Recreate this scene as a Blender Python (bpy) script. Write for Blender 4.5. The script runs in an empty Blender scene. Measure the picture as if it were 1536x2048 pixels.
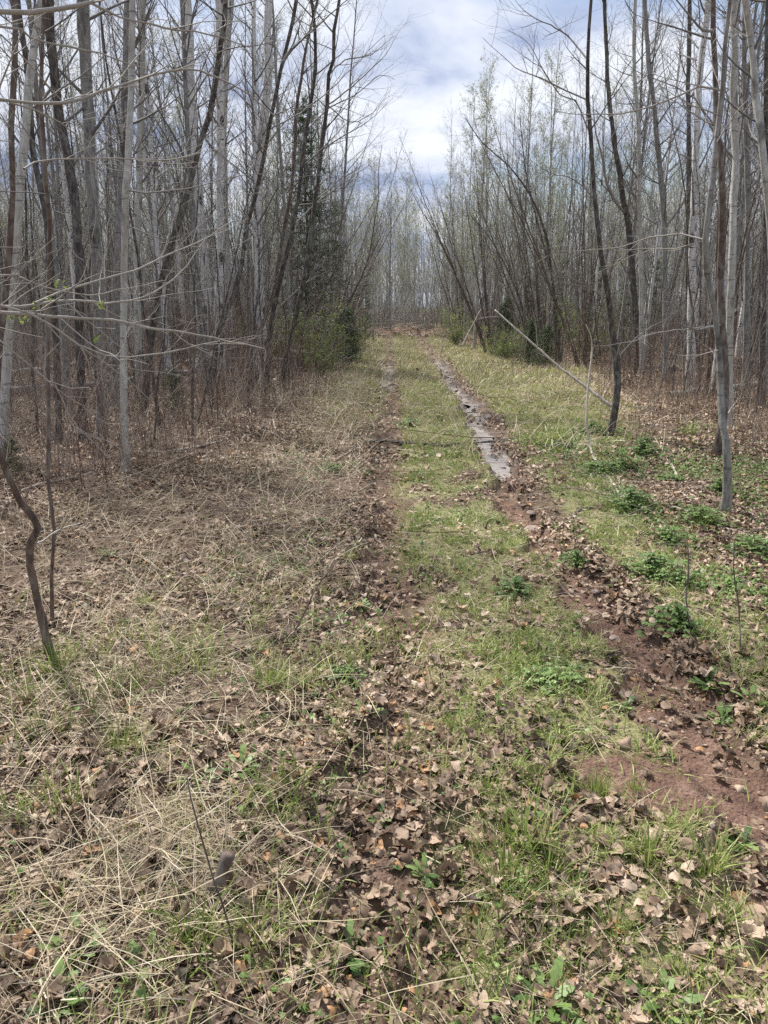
import bpy, math
import numpy as np
from mathutils import Vector

scene = bpy.context.scene
COL = scene.collection
RNG = np.random.default_rng(7)

# ---------------------------------------------------------------- camera
F = 1547.0
PITCH = math.radians(15.0)
EYE = 1.6
cam_d = bpy.data.cameras.new('camera')
cam = bpy.data.objects.new('camera', cam_d)
COL.objects.link(cam)
cam.location = (0, 0, EYE)
cam.rotation_euler = (math.radians(90) - PITCH, 0, 0)
cam_d.sensor_fit = 'VERTICAL'
cam_d.sensor_height = 24
cam_d.lens = F / 2048 * 24
cam_d.clip_start = 0.05
cam_d.clip_end = 2000
scene.camera = cam

# ---------------------------------------------------------------- sky
SUN_EL, SUN_AZ = math.radians(50), math.radians(-40)      # azimuth from +Y towards +X
w = bpy.data.worlds.new('World')
scene.world = w
w.use_nodes = True
nt = w.node_tree
nt.nodes.clear()
N = nt.nodes.new
L = nt.links.new
out = N('ShaderNodeOutputWorld')
bg = N('ShaderNodeBackground'); bg.inputs['Strength'].default_value = 0.092
sky = N('ShaderNodeTexSky'); sky.sky_type = 'NISHITA'; sky.sun_disc = False
sky.sun_elevation = SUN_EL; sky.sun_rotation = SUN_AZ
tc = N('ShaderNodeTexCoord')
sep = N('ShaderNodeSeparateXYZ'); L(tc.outputs['Generated'], sep.inputs[0])
def mth(op, a, b=None, clamp=False):
    m = N('ShaderNodeMath'); m.operation = op; m.use_clamp = clamp
    for i, v in enumerate((a, b)):
        if v is None: continue
        if isinstance(v, (int, float)): m.inputs[i].default_value = v
        else: L(v, m.inputs[i])
    return m.outputs[0]
zz = mth('ADD', mth('MAXIMUM', sep.outputs['Z'], 0.0), 0.22)
cmb = N('ShaderNodeCombineXYZ')
L(mth('DIVIDE', sep.outputs['X'], zz), cmb.inputs[0])
L(mth('DIVIDE', sep.outputs['Y'], zz), cmb.inputs[1])
cmb.inputs[2].default_value = 3.1
n1 = N('ShaderNodeTexNoise'); n1.inputs['Scale'].default_value = 2.1; n1.inputs['Detail'].default_value = 9; n1.inputs['Roughness'].default_value = 0.52; n1.inputs['Distortion'].default_value = 0.25
L(cmb.outputs[0], n1.inputs['Vector'])
n2 = N('ShaderNodeTexNoise'); n2.inputs['Scale'].default_value = 1.1; n2.inputs['Detail'].default_value = 4
mp = N('ShaderNodeMapping'); mp.inputs['Location'].default_value = (4.3, 1.7, 0.6); L(cmb.outputs[0], mp.inputs[0]); L(mp.outputs[0], n2.inputs['Vector'])
shade = N('ShaderNodeValToRGB'); L(n1.outputs['Fac'], shade.inputs[0])
cr = shade.color_ramp
cr.elements[0].position = 0.38; cr.elements[0].color = (2.7, 3.3, 4.9, 1)
cr.elements[1].position = 0.60; cr.elements[1].color = (6.6, 6.9, 7.5, 1)
e = cr.elements.new(0.47); e.color = (4.6, 5.1, 6.3, 1)
cov = N('ShaderNodeValToRGB'); L(n2.outputs['Fac'], cov.inputs[0])
cov.color_ramp.elements[0].position = 0.35; cov.color_ramp.elements[0].color = (0.25, 0.25, 0.25, 1)
cov.color_ramp.elements[1].position = 0.46; cov.color_ramp.elements[1].color = (1, 1, 1, 1)
mx = N('ShaderNodeMixRGB'); L(cov.outputs[0], mx.inputs[0]); L(sky.outputs[0], mx.inputs[1]); L(shade.outputs[0], mx.inputs[2])
L(mx.outputs[0], bg.inputs['Color']); L(bg.outputs[0], out.inputs[0])

sun_d = bpy.data.lights.new('sun', 'SUN')
sun_d.energy = 5.0; sun_d.angle = math.radians(3.5); sun_d.color = (1, 0.955, 0.9)
sun = bpy.data.objects.new('sun', sun_d); COL.objects.link(sun)
sd = Vector((math.sin(SUN_AZ) * math.cos(SUN_EL), math.cos(SUN_AZ) * math.cos(SUN_EL), math.sin(SUN_EL)))
sun.rotation_euler = sd.to_track_quat('Z', 'Y').to_euler()

scene.view_settings.view_transform = 'Standard'
scene.view_settings.look = 'None'
scene.view_settings.exposure = 0.7
scene.view_settings.gamma = 1
cy = scene.cycles
cy.max_bounces = 5; cy.diffuse_bounces = 3; cy.glossy_bounces = 2; cy.transmission_bounces = 2; cy.transparent_max_bounces = 4
cy.use_adaptive_sampling = True; cy.adaptive_threshold = 0.02
cy.use_denoising = False; cy.sample_clamp_indirect = 2.0; cy.sample_clamp_direct = 8.0
cy.caustics_reflective = False; cy.caustics_refractive = False

# ---------------------------------------------------------------- helpers
def hsh(ix, iy, s):
    h = (ix.astype(np.int64) * 374761393 + iy.astype(np.int64) * 668265263 + s * 2147483647) & 0xffffffff
    h = ((h ^ (h >> 13)) * 1274126177) & 0xffffffff
    h = ((h ^ (h >> 16)) * 2246822519) & 0xffffffff
    return ((h ^ (h >> 15)) & 0xffff) / 65535.0
def vn(x, y, s=0):
    x = np.asarray(x, float); y = np.asarray(y, float)
    ix = np.floor(x); iy = np.floor(y); fx = x - ix; fy = y - iy
    fx = fx * fx * (3 - 2 * fx); fy = fy * fy * (3 - 2 * fy)
    a = hsh(ix, iy, s); b = hsh(ix + 1, iy, s); c = hsh(ix, iy + 1, s); d = hsh(ix + 1, iy + 1, s)
    return (a + (b - a) * fx) * (1 - fy) + (c + (d - c) * fx) * fy
def fbm(x, y, s=0, o=3):
    t = 0; a = 0.5; n = 0
    for i in range(o):
        t = t + a * vn(x * 2 ** i + i * 7.3, y * 2 ** i + i * 3.1, s + i); n += a; a *= 0.5
    return t / n
def sst(a, b, x):
    t = np.clip((x - a) / (b - a), 0, 1)
    return t * t * (3 - 2 * t)

RY = [-50, 0, 2.6, 3.7, 5, 6.8, 8.9, 11, 24, 35, 300]
RXR = [1.2, 1.2, 1.2, 1.21, 1.10, 1.10, 1.2, 1.38, 1.55, 1.6, 1.6]
RXL = [0.1, 0.1, 0.05, 0.05, 0.05, 0.08, 0.12, 0.12, 0.1, 0.1, 0.1]
def rutR(y): return np.interp(y, RY, RXR)
def rutL(y): return np.interp(y, RY, RXL)
def rut_masks(x, y):
    wob = (fbm(x * 1.3, y * 1.3, 31) - 0.5) * 0.30
    wob2 = (fbm(x * 5, y * 5, 32) - 0.5) * 0.34
    r = np.abs(x - rutR(y) + wob); l = np.abs(x - rutL(y) + wob)
    wr = np.interp(y, [0, 2.6, 3.3, 5, 8, 14, 24, 27], [0.26, 0.20, 0.155, 0.115, 0.16, 0.17, 0.14, 0.0])
    wl = np.interp(y, [0, 3, 5, 9, 12, 16, 18, 21.5, 30], [0.14, 0.18, 0.17, 0.22, 0.16, 0.16, 0.22, 0.22, 0.1])
    mr = 1 - sst(0.75, 1.1, (r + wob2) / np.maximum(wr, 1e-3))
    ml = 1 - sst(0.75, 1.1, (l + wob2) / np.maximum(wl, 1e-3))
    return ml * (wl > 0.01), mr * (wr > 0.01)
def patch_mask(x, y):
    d = np.hypot((x - 0.86 + (fbm(x * 4, y * 4, 5) - 0.5) * 0.5) / 0.30, (y - 2.38 + (fbm(x * 4, y * 4, 9) - 0.5) * 0.4) / 0.26)
    return 1 - sst(0.7, 1.05, d)
def H(x, y):
    x = np.asarray(x, float); y = np.asarray(y, float)
    off = sst(0.8, 4.0, np.abs(x - 0.65))
    z = off * ((fbm(x * 0.22, y * 0.22, 1) - 0.45) * 0.5)
    z = z + (fbm(x * 1.7, y * 1.7, 2) - 0.5) * (0.03 + 0.09 * off)
    fade = 1 - sst(25, 60, np.hypot(x, y))
    z = z + (fbm(x * 9, y * 9, 3) - 0.5) * 0.035 * fade
    z = z + (vn(x * 31, y * 31, 4) - 0.5) * 0.012 * fade
    ml, mr = rut_masks(x, y)
    dr = np.interp(y, [0, 4, 7, 9, 24, 26], [0.045, 0.05, 0.08, 0.11, 0.11, 0.0])
    dl = np.interp(y, [0, 4, 8, 14, 17, 21, 23], [0.035, 0.05, 0.06, 0.05, 0.10, 0.10, 0.0])
    z = z - mr * dr - ml * dl
    # churned rim along the wet part
    z = z + np.where((y > 7) & (y < 24), (1 - np.abs(mr - 0.25) * 4).clip(0, 1) * 0.05 * vn(x * 6, y * 6, 12), 0)
    z = z + np.clip(mr * (y > 7) * (y < 25) + ml * (y > 15.5) * (y < 23), 0, 1) * (0.6 * vn(x * 9, y * 5, 13) + 0.4 * vn(x * 22, y * 14, 15) - 0.42) * 0.17
    # earth mound closing the track
    m = np.exp(-(((x - 1.0) / 1.9) ** 2 + ((y - 36.5) / 1.7) ** 2))
    z = z + m * (0.50 + 0.8 * (fbm(x * 1.6, y * 1.6, 14) - 0.5))
    m2 = np.exp(-(((x + 1.2) / 1.6) ** 2 + ((y - 38) / 1.7) ** 2)) + np.exp(-(((x - 3.2) / 1.2) ** 2 + ((y - 37.5) / 1.6) ** 2))
    z = z + m2 * 0.45
    return z
def Hs(x, y): return float(H(np.array([x]), np.array([y]))[0])

cp, sp_ = math.cos(PITCH), math.sin(PITCH)
def ray(px, py):
    a = (px - 768) / F; b = (1024 - py) / F
    return np.array([a, cp + b * sp_, -sp_ + b * cp])
def at(px, py, Y):
    d = ray(px, py); t = Y / d[1]
    return np.array([0, 0, EYE]) + t * d
def gp(px, py):
    d = ray(px, py); z = 0.0
    for _ in range(6):
        t = (z - EYE) / d[2]; p = np.array([0, 0, EYE]) + t * d; z = 0.5 * z + 0.5 * Hs(p[0], p[1])
    return np.array([p[0], p[1], Hs(p[0], p[1])])
def rad(wpx, p):
    depth = p[1] * cp - (p[2] - EYE) * sp_
    return 0.5 * wpx * depth / F
def proj(p):
    y = p[1]; z = p[2] - EYE
    d = y * cp - z * sp_; u = y * sp_ + z * cp
    return 768 + F * p[0] / d, 1024 - F * u / d

def mesh(name, V, Q=None, T=None, mat=None, attr=None, smooth=True):
    V = np.asarray(V, np.float32).reshape(-1, 3)
    nq = 0 if Q is None else len(Q); ntr = 0 if T is None else len(T)
    me = bpy.data.meshes.new(name)
    me.vertices.add(len(V)); me.vertices.foreach_set('co', V.ravel())
    idx = []
    if nq: idx.append(np.asarray(Q, np.int32).ravel())
    if ntr: idx.append(np.asarray(T, np.int32).ravel())
    idx = np.concatenate(idx)
    me.loops.add(len(idx)); me.loops.foreach_set('vertex_index', idx)
    st = np.concatenate([np.arange(nq) * 4, nq * 4 + np.arange(ntr) * 3]).astype(np.int32)
    me.polygons.add(nq + ntr)
    me.polygons.foreach_set('loop_start', st)
    if smooth: me.polygons.foreach_set('use_smooth', np.ones(nq + ntr, bool))
    me.update(calc_edges=True)
    if attr:
        for k, v in attr.items():
            a = me.attributes.new(k, 'FLOAT', 'POINT'); a.data.foreach_set('value', np.asarray(v, np.float32))
    if mat: me.materials.append(mat)
    return me
def link(name, me, parent=None, loc=None):
    o = bpy.data.objects.new(name, me); COL.objects.link(o)
    if parent is not None: o.parent = parent
    if loc is not None: o.location = loc
    return o
def tag(o, label=None, cat=None, group=None, kind=None):
    if label: o['label'] = label
    if cat: o['category'] = cat
    if group: o['group'] = group
    if kind: o['kind'] = kind
    return o

def tubes(P, R, sides):
    P = np.asarray(P, float); R = np.asarray(R, float)
    Nn, n, _ = P.shape
    Tn = np.gradient(P, axis=1); Tn /= np.linalg.norm(Tn, axis=2, keepdims=True) + 1e-9
    mean = Tn.mean(1)
    ax = np.zeros((Nn, 3)); ax[np.arange(Nn), np.argmin(np.abs(mean), 1)] = 1
    A = np.cross(Tn, ax[:, None, :]); A /= np.linalg.norm(A, axis=2, keepdims=True) + 1e-9
    B = np.cross(Tn, A)
    th = np.arange(sides) * 2 * math.pi / sides
    V = P[:, :, None, :] + R[:, :, None, None] * (np.cos(th)[None, None, :, None] * A[:, :, None, :] + np.sin(th)[None, None, :, None] * B[:, :, None, :])
    i = np.arange(n - 1)[:, None] * sides + np.arange(sides)[None, :]
    j = np.arange(n - 1)[:, None] * sides + ((np.arange(sides) + 1) % sides)[None, :]
    q = np.stack([i, j, j + sides, i + sides], -1).reshape(-1, 4)
    Q = (q[None] + (np.arange(Nn) * n * sides)[:, None, None]).reshape(-1, 4)
    return V.reshape(-1, 3), Q
class Acc:
    def __init__(s): s.V = []; s.Q = []; s.A = []; s.n = 0
    def add(s, V, Q, a=None):
        s.V.append(V); s.Q.append(Q + s.n); s.n += len(V)
        s.A.append(np.zeros(len(V)) if a is None else a)
    def tub(s, P, R, sides, a=None):
        V, Q = tubes(P, R, sides)
        if a is not None: a = np.repeat(a, P.shape[1] * sides)
        s.add(V, Q, a)
    def me(s, name, mat, attr=True):
        return mesh(name, np.concatenate(s.V), np.concatenate(s.Q), None, mat, {'var': np.concatenate(s.A)} if attr else None)

def grow(P, R, k, t0, t1, ang, length, n, up=0.3, wig=0.06, rng=RNG, rr=0.45, taper=0.25, az=None):
    """children polylines on parents P (N,m,3)"""
    Nn, m, _ = P.shape
    t = t0 + (t1 - t0) * (np.arange(k)[None, :] + rng.random((Nn, k))) / k
    s = t * (m - 1); i = np.minimum(s.astype(int), m - 2); f = (s - i)[..., None]
    ar = np.arange(Nn)[:, None]
    base = P[ar, i] * (1 - f) + P[ar, i + 1] * f
    tan = P[ar, i + 1] - P[ar, i]; tan /= np.linalg.norm(tan, axis=2, keepdims=True) + 1e-9
    r0 = R[ar, i] * (1 - f[..., 0]) + R[ar, i + 1] * f[..., 0]
    rv = rng.normal(size=(Nn, k, 3))
    perp = np.cross(tan, rv); perp /= np.linalg.norm(perp, axis=2, keepdims=True) + 1e-9
    a = np.radians(ang + rng.normal(size=(Nn, k)) * 12)[..., None]
    d = tan * np.cos(a) + perp * np.sin(a)
    Ln = (length(t) if callable(length) else length) * (0.55 + 0.9 * rng.random((Nn, k)))
    seg = (Ln / (n - 1))[..., None]
    pts = [base]
    for q in range(n - 1):
        d = d + np.array([0, 0, up / n]) + rng.normal(size=d.shape) * wig
        d = d / (np.linalg.norm(d, axis=2, keepdims=True) + 1e-9)
        pts.append(pts[-1] + d * seg)
    C = np.stack(pts, 2).reshape(Nn * k, n, 3)
    rb = np.minimum(r0 * rr * (0.7 + 0.5 * rng.random((Nn, k))), Ln * 0.02).reshape(-1, 1)
    RR = rb * np.linspace(1, taper, n)[None, :]
    return C, RR

def spline(pts, rads, step):
    pts = np.asarray(pts, float); rads = np.asarray(rads, float)
    P = np.vstack([2 * pts[0] - pts[1], pts, 2 * pts[-1] - pts[-2]])
    o = []; ro = []
    for i in range(1, len(P) - 2):
        p0, p1, p2, p3 = P[i - 1:i + 3]
        k = max(1, int(np.linalg.norm(p2 - p1) / step))
        for j in range(k):
            t = j / k
            o.append(0.5 * ((2 * p1) + (-p0 + p2) * t + (2 * p0 - 5 * p1 + 4 * p2 - p3) * t * t + (-p0 + 3 * p1 - 3 * p2 + p3) * t ** 3))
            ro.append(rads[i - 1] * (1 - t) + rads[i] * t)
    o.append(pts[-1]); ro.append(rads[-1])
    return np.array(o), np.array(ro)

# ---------------------------------------------------------------- materials
def newmat(name, rough=0.8, spec=0.3):
    m = bpy.data.materials.new(name); m.use_nodes = True
    b = m.node_tree.nodes['Principled BSDF']
    b.inputs['Roughness'].default_value = rough
    b.inputs['Specular IOR Level'].default_value = spec
    return m, m.node_tree, b
def nd(t, typ, **kw):
    n = t.nodes.new(typ)
    for k, v in kw.items():
        if k in n.inputs: n.inputs[k].default_value = v
        else: setattr(n, k, v)
    return n
def ramp(t, src, stops, interp='LINEAR'):
    r = t.nodes.new('ShaderNodeValToRGB'); r.color_ramp.interpolation = interp
    while len(r.color_ramp.elements) < len(stops): r.color_ramp.elements.new(0.5)
    for e, (p, c) in zip(r.color_ramp.elements, stops):
        e.position = p; e.color = (*c, 1)
    t.links.new(src, r.inputs[0]); return r.outputs[0]
def mix(t, fac, a, b, mode='MIX'):
    m = t.nodes.new('ShaderNodeMixRGB'); m.blend_type = mode
    for i, v in enumerate((fac, a, b)):
        if isinstance(v, (int, float)): m.inputs[i].default_value = v
        elif isinstance(v, tuple): m.inputs[i].default_value = (*v, 1)
        else: t.links.new(v, m.inputs[i])
    return m.outputs[0]
def bump(t, b, h, strength, dist):
    n = nd(t, 'ShaderNodeBump'); n.inputs['Strength'].default_value = strength; n.inputs['Distance'].default_value = dist
    t.links.new(h, n.inputs['Height']); t.links.new(n.outputs[0], b.inputs['Normal'])
def noise(t, scale, detail=4, vec=None, rough=0.55):
    n = nd(t, 'ShaderNodeTexNoise', Scale=scale, Detail=detail, Roughness=rough)
    if vec is not None: t.links.new(vec, n.inputs['Vector'])
    return n.outputs['Fac']
def objvec(t, scale=(1, 1, 1)):
    c = nd(t, 'ShaderNodeTexCoord'); m = nd(t, 'ShaderNodeMapping'); m.inputs['Scale'].default_value = scale
    t.links.new(c.outputs['Object'], m.inputs[0]); return m.outputs[0]

def mat_attr(name, stops, rough=0.75, spec=0.25, trans=0.0, nz=0.25, nscale=60):
    m, t, b = newmat(name, rough, spec)
    a = nd(t, 'ShaderNodeAttribute', attribute_name='var')
    c = ramp(t, a.outputs['Fac'], stops)
    v = ramp(t, noise(t, nscale, 3, objvec(t)), [(0.3, (1 - nz,) * 3), (0.7, (1.0,) * 3)])
    c = mix(t, 1.0, c, v, 'MULTIPLY')
    t.links.new(c, b.inputs['Base Color'])
    if trans > 0:
        tr = nd(t, 'ShaderNodeBsdfTranslucent'); t.links.new(c, tr.inputs[0])
        ms = nd(t, 'ShaderNodeMixShader'); ms.inputs[0].default_value = trans
        t.links.new(b.outputs[0], ms.inputs[1]); t.links.new(tr.outputs[0], ms.inputs[2])
        t.links.new(ms.outputs[0], t.nodes['Material Output'].inputs[0])
    return m
M = {}
M['leaf'] = mat_attr('dead_leaf', [(0, (0.05, 0.032, 0.021)), (0.3, (0.165, 0.106, 0.066)), (0.65, (0.44, 0.315, 0.215)), (0.9, (0.66, 0.53, 0.40)), (1, (0.50, 0.29, 0.14))], 0.6, 0.35, 0.12, 0.35, 70)
M['straw'] = mat_attr('dry_straw', [(0, (0.22, 0.15, 0.09)), (0.4, (0.46, 0.37, 0.235)), (0.8, (0.68, 0.59, 0.41)), (1, (0.80, 0.73, 0.56))], 0.55, 0.3, 0.15)
M['grass'] = mat_attr('green_grass', [(0, (0.09, 0.13, 0.035)), (0.35, (0.19, 0.265, 0.06)), (0.65, (0.36, 0.44, 0.12)), (1, (0.60, 0.54, 0.30))], 0.5, 0.3, 0.3)
M['plant'] = mat_attr('plant_leaf', [(0, (0.08, 0.14, 0.04)), (0.5, (0.17, 0.27, 0.075)), (1, (0.31, 0.42, 0.14))], 0.45, 0.35, 0.3)
M['brush'] = mat_attr('brush_stem', [(0, (0.12, 0.065, 0.048)), (0.35, (0.19, 0.125, 0.098)), (0.7, (0.29, 0.235, 0.19)), (1, (0.50, 0.43, 0.35))], 0.8, 0.2)
M['twig'] = mat_attr('twig_bark', [(0, (0.085, 0.078, 0.074)), (0.5, (0.20, 0.188, 0.175)), (1, (0.40, 0.385, 0.36))], 0.8, 0.2)
M['far'] = mat_attr('lightened_far_wood', [(0, (0.20, 0.195, 0.165)), (0.6, (0.38, 0.375, 0.33)), (1, (0.56, 0.55, 0.50))], 0.8, 0.2)  # twig bark lightened for the far wood; paler, brighter distance put into the colour
M['twigp'] = mat_attr('pale_twig_bark', [(0, (0.22, 0.20, 0.175)), (1, (0.45, 0.42, 0.37))], 0.75, 0.2)
M['bud'] = mat_attr('bud_leaf', [(0, (0.22, 0.24, 0.12)), (1, (0.50, 0.52, 0.30))], 0.6, 0.2, 0.3)
M['needle'] = mat_attr('needle', [(0, (0.03, 0.052, 0.022)), (0.6, (0.075, 0.115, 0.045)), (1, (0.15, 0.20, 0.08))], 0.6, 0.3, 0.1)
M['fresh'] = mat_attr('fresh_leaf', [(0, (0.12, 0.17, 0.045)), (1, (0.38, 0.46, 0.13))], 0.5, 0.3, 0.3)

def bark(name, dark, mid, light, birch=0.0, lich=0.0):
    m, t, b = newmat(name, 0.85, 0.15)
    v1 = objvec(t, (14, 14, 3.0)); v2 = objvec(t, (5, 5, 38))
    c = ramp(t, noise(t, 2.2, 6, v1, 0.65), [(0.32, dark), (0.5, mid), (0.68, light)])
    if birch:
        lent = ramp(t, noise(t, 1.0, 3, v2), [(0.60, (0,) * 3), (0.66, (birch,) * 3)])
        c = mix(t, lent, c, (0.035, 0.03, 0.028))
        kn = nd(t, 'ShaderNodeTexVoronoi', Scale=1.0); t.links.new(objvec(t, (3.3, 3.3, 1.7)), kn.inputs['Vector'])
        kk = ramp(t, kn.outputs['Distance'], [(0.16, (birch,) * 3), (0.24, (0,) * 3)])
        c = mix(t, kk, c, (0.03, 0.026, 0.024))
    if lich:
        li = ramp(t, noise(t, 5.0, 4, objvec(t, (4, 4, 2))), [(0.5, (0,) * 3), (0.62, (lich,) * 3)])
        c = mix(t, li, c, (0.30, 0.32, 0.27))
    t.links.new(c, b.inputs['Base Color'])
    bump(t, b, noise(t, 3.0, 6, v1, 0.7), 0.6, 0.01)
    return m
M['grey'] = bark('bark_grey_aspen', (0.12, 0.115, 0.108), (0.215, 0.207, 0.193), (0.33, 0.32, 0.30), 0.6, 0.3)
M['birch'] = bark('bark_birch', (0.36, 0.35, 0.335), (0.58, 0.57, 0.55), (0.72, 0.71, 0.69), 0.95, 0.1)
M['pale'] = bark('bark_pale_aspen', (0.26, 0.25, 0.225), (0.40, 0.39, 0.355), (0.54, 0.53, 0.49), 0.6, 0.3)
M['dark'] = bark('bark_dark', (0.035, 0.03, 0.028), (0.075, 0.065, 0.06), (0.15, 0.13, 0.12), 0, 0.35)
M['brown'] = bark('bark_brown', (0.06, 0.042, 0.035), (0.12, 0.09, 0.075), (0.20, 0.155, 0.13), 0, 0.3)
M['dead'] = bark('dead_wood', (0.25, 0.21, 0.17), (0.42, 0.37, 0.31), (0.58, 0.53, 0.46))

# ground
m, t, b = newmat('forest_ground', 0.9, 0.2)
ad = nd(t, 'ShaderNodeAttribute', attribute_name='dirt'); aw = nd(t, 'ShaderNodeAttribute', attribute_name='wet'); ag = nd(t, 'ShaderNodeAttribute', attribute_name='turf')
ov = objvec(t)
vor = nd(t, 'ShaderNodeTexVoronoi', Scale=22.0); t.links.new(ov, vor.inputs['Vector'])
leafc = ramp(t, vor.outputs['Color'], [(0.1, (0.07, 0.045, 0.033)), (0.45, (0.13, 0.085, 0.06)), (0.8, (0.22, 0.16, 0.115)), (1, (0.30, 0.23, 0.17))])
mould = ramp(t, noise(t, 7, 7, ov, 0.7), [(0.3, (0.045, 0.032, 0.024)), (0.55, (0.11, 0.078, 0.055)), (0.75, (0.19, 0.14, 0.10))])
litt = mix(t, 0.55, mould, leafc)
turf = ramp(t, noise(t, 26, 6, ov, 0.75), [(0.3, (0.10, 0.11, 0.04)), (0.5, (0.22, 0.225, 0.09)), (0.7, (0.42, 0.37, 0.21))])
c = mix(t, ag.outputs['Fac'], litt, turf)
earth = ramp(t, noise(t, 9, 8, ov, 0.7), [(0.3, (0.08, 0.048, 0.038)), (0.5, (0.165, 0.098, 0.070)), (0.72, (0.30, 0.20, 0.15))])
c = mix(t, ad.outputs['Fac'], c, earth)
c = mix(t, aw.outputs['Fac'], c, (0.06, 0.042, 0.036))
t.links.new(c, b.inputs['Base Color'])
t.links.new(ramp(t, aw.outputs['Fac'], [(0.0, (0.2,) * 3), (1.0, (0.9,) * 3)]), b.inputs['Specular IOR Level']); rr_ = ramp(t, aw.outputs['Fac'], [(0.0, (0.92,) * 3), (1.0, (0.25,) * 3)]); t.links.new(rr_, b.inputs['Roughness'])
pebv = nd(t, 'ShaderNodeTexVoronoi', Scale=70.0); t.links.new(ov, pebv.inputs['Vector'])
hh = mix(t, 0.4, noise(t, 30, 8, ov, 0.75), pebv.outputs['Distance'])
bump(t, b, hh, 1.0, 0.02)
M['ground'] = m
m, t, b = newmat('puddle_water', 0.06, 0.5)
b.inputs['Base Color'].default_value = (0.37, 0.335, 0.315, 1); b.inputs['IOR'].default_value = 1.33; b.inputs['Roughness'].default_value = 0.12  # silty water, with the brightness of sky glints painted into its pale base
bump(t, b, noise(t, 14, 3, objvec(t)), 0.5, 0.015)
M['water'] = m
m, t, b = newmat('stone', 0.85, 0.25)
c = ramp(t, noise(t, 6, 6, objvec(t), 0.65), [(0.3, (0.16, 0.12, 0.10)), (0.55, (0.30, 0.23, 0.195)), (0.75, (0.42, 0.36, 0.32))])
t.links.new(c, b.inputs['Base Color']); bump(t, b, noise(t, 25, 5, objvec(t)), 0.5, 0.01)
M['stone'] = m

# ---------------------------------------------------------------- ground sheet
def shx(a, b_, s, n):
    return s * np.sinh(np.linspace(np.arcsinh(a / s), np.arcsinh(b_ / s), n))
XS = 0.4 + shx(-300, 300, 0.8, 640); YS = 2.4 + shx(-100, 420, 1.1, 700)
GX, GY = np.meshgrid(XS, YS)
gx, gy = GX.ravel(), GY.ravel()
GZ = H(gx, gy)
ml, mr = rut_masks(gx, gy); pm = patch_mask(gx, gy)
def turf_f(x, y):
    n = fbm(x * 1.1, y * 1.1, 41) ; n2 = fbm(x * 3.5, y * 3.5, 43)
    mid = 1 - sst(0.35, 0.62, np.abs(x - (rutL(y) + rutR(y)) / 2))
    lw = np.interp(y, [0, 9, 14, 25, 40], [0.0, 0.0, 0.6, 1.0, 1.0])
    left = (1 - sst(0.2, 0.9, np.abs(x + 0.55))) * lw
    rw = np.interp(y, [0, 4, 8, 12, 20, 32, 37], [0.75, 0.9, 1.3, 2.6, 3.6, 2.2, 0.2])
    right = sst(0.25, 0.45, x - rutR(y)) * (1 - sst(0.7, 1.15, (x - rutR(y)) / rw))
    g = np.maximum(mid, np.maximum(left, right)) * sst(0.32, 0.50, 0.5 * n + 0.5 * n2 + 0.02 + 0.09 * sst(4, 12, y))
    return g * (1 - sst(34, 36, y))
dirt = np.clip(np.maximum(np.maximum(mr * np.interp(gy, [0, 6, 9], [1, .9, .7]), pm), ml * 0.5 * sst(0.3, 0.5, fbm(gx * 2.2, gy * 2.2, 51) + 0.05)), 0, 1)
md = np.exp(-(((gx - 1.0) / 1.7) ** 2 + ((gy - 36) / 1.5) ** 2)); dirt = np.maximum(dirt, sst(0.5, 0.7, md) * 0.6)
wet = mr * sst(6.5, 8.5, gy) * 0.9 + ml * sst(15, 16.5, gy) * (1 - sst(22, 23, gy)); wet = np.clip(wet, 0, 1)
nx, ny = len(XS), len(YS)
ii = (np.arange(ny - 1)[:, None] * nx + np.arange(nx - 1)[None, :]).ravel()
Qg = np.stack([ii, ii + 1, ii + nx + 1, ii + nx], 1)
g = link('ground', mesh('ground', np.stack([gx, gy, GZ], 1), Qg, None, M['ground'], {'dirt': dirt, 'wet': wet, 'turf': turf_f(gx, gy) * 0.85}))
tag(g, kind='structure')

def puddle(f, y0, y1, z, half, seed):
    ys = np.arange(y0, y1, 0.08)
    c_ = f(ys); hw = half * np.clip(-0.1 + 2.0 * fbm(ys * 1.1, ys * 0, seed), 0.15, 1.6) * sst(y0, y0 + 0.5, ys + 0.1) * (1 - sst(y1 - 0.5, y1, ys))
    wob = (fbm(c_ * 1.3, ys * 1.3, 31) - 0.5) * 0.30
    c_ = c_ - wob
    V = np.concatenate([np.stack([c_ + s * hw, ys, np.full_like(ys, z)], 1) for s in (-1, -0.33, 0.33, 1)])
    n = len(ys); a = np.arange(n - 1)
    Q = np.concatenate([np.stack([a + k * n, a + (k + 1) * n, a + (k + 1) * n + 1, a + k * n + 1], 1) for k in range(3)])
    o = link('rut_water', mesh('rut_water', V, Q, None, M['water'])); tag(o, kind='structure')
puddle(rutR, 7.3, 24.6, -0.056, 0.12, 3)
puddle(rutL, 16.0, 22.4, -0.046, 0.15, 6)

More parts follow.
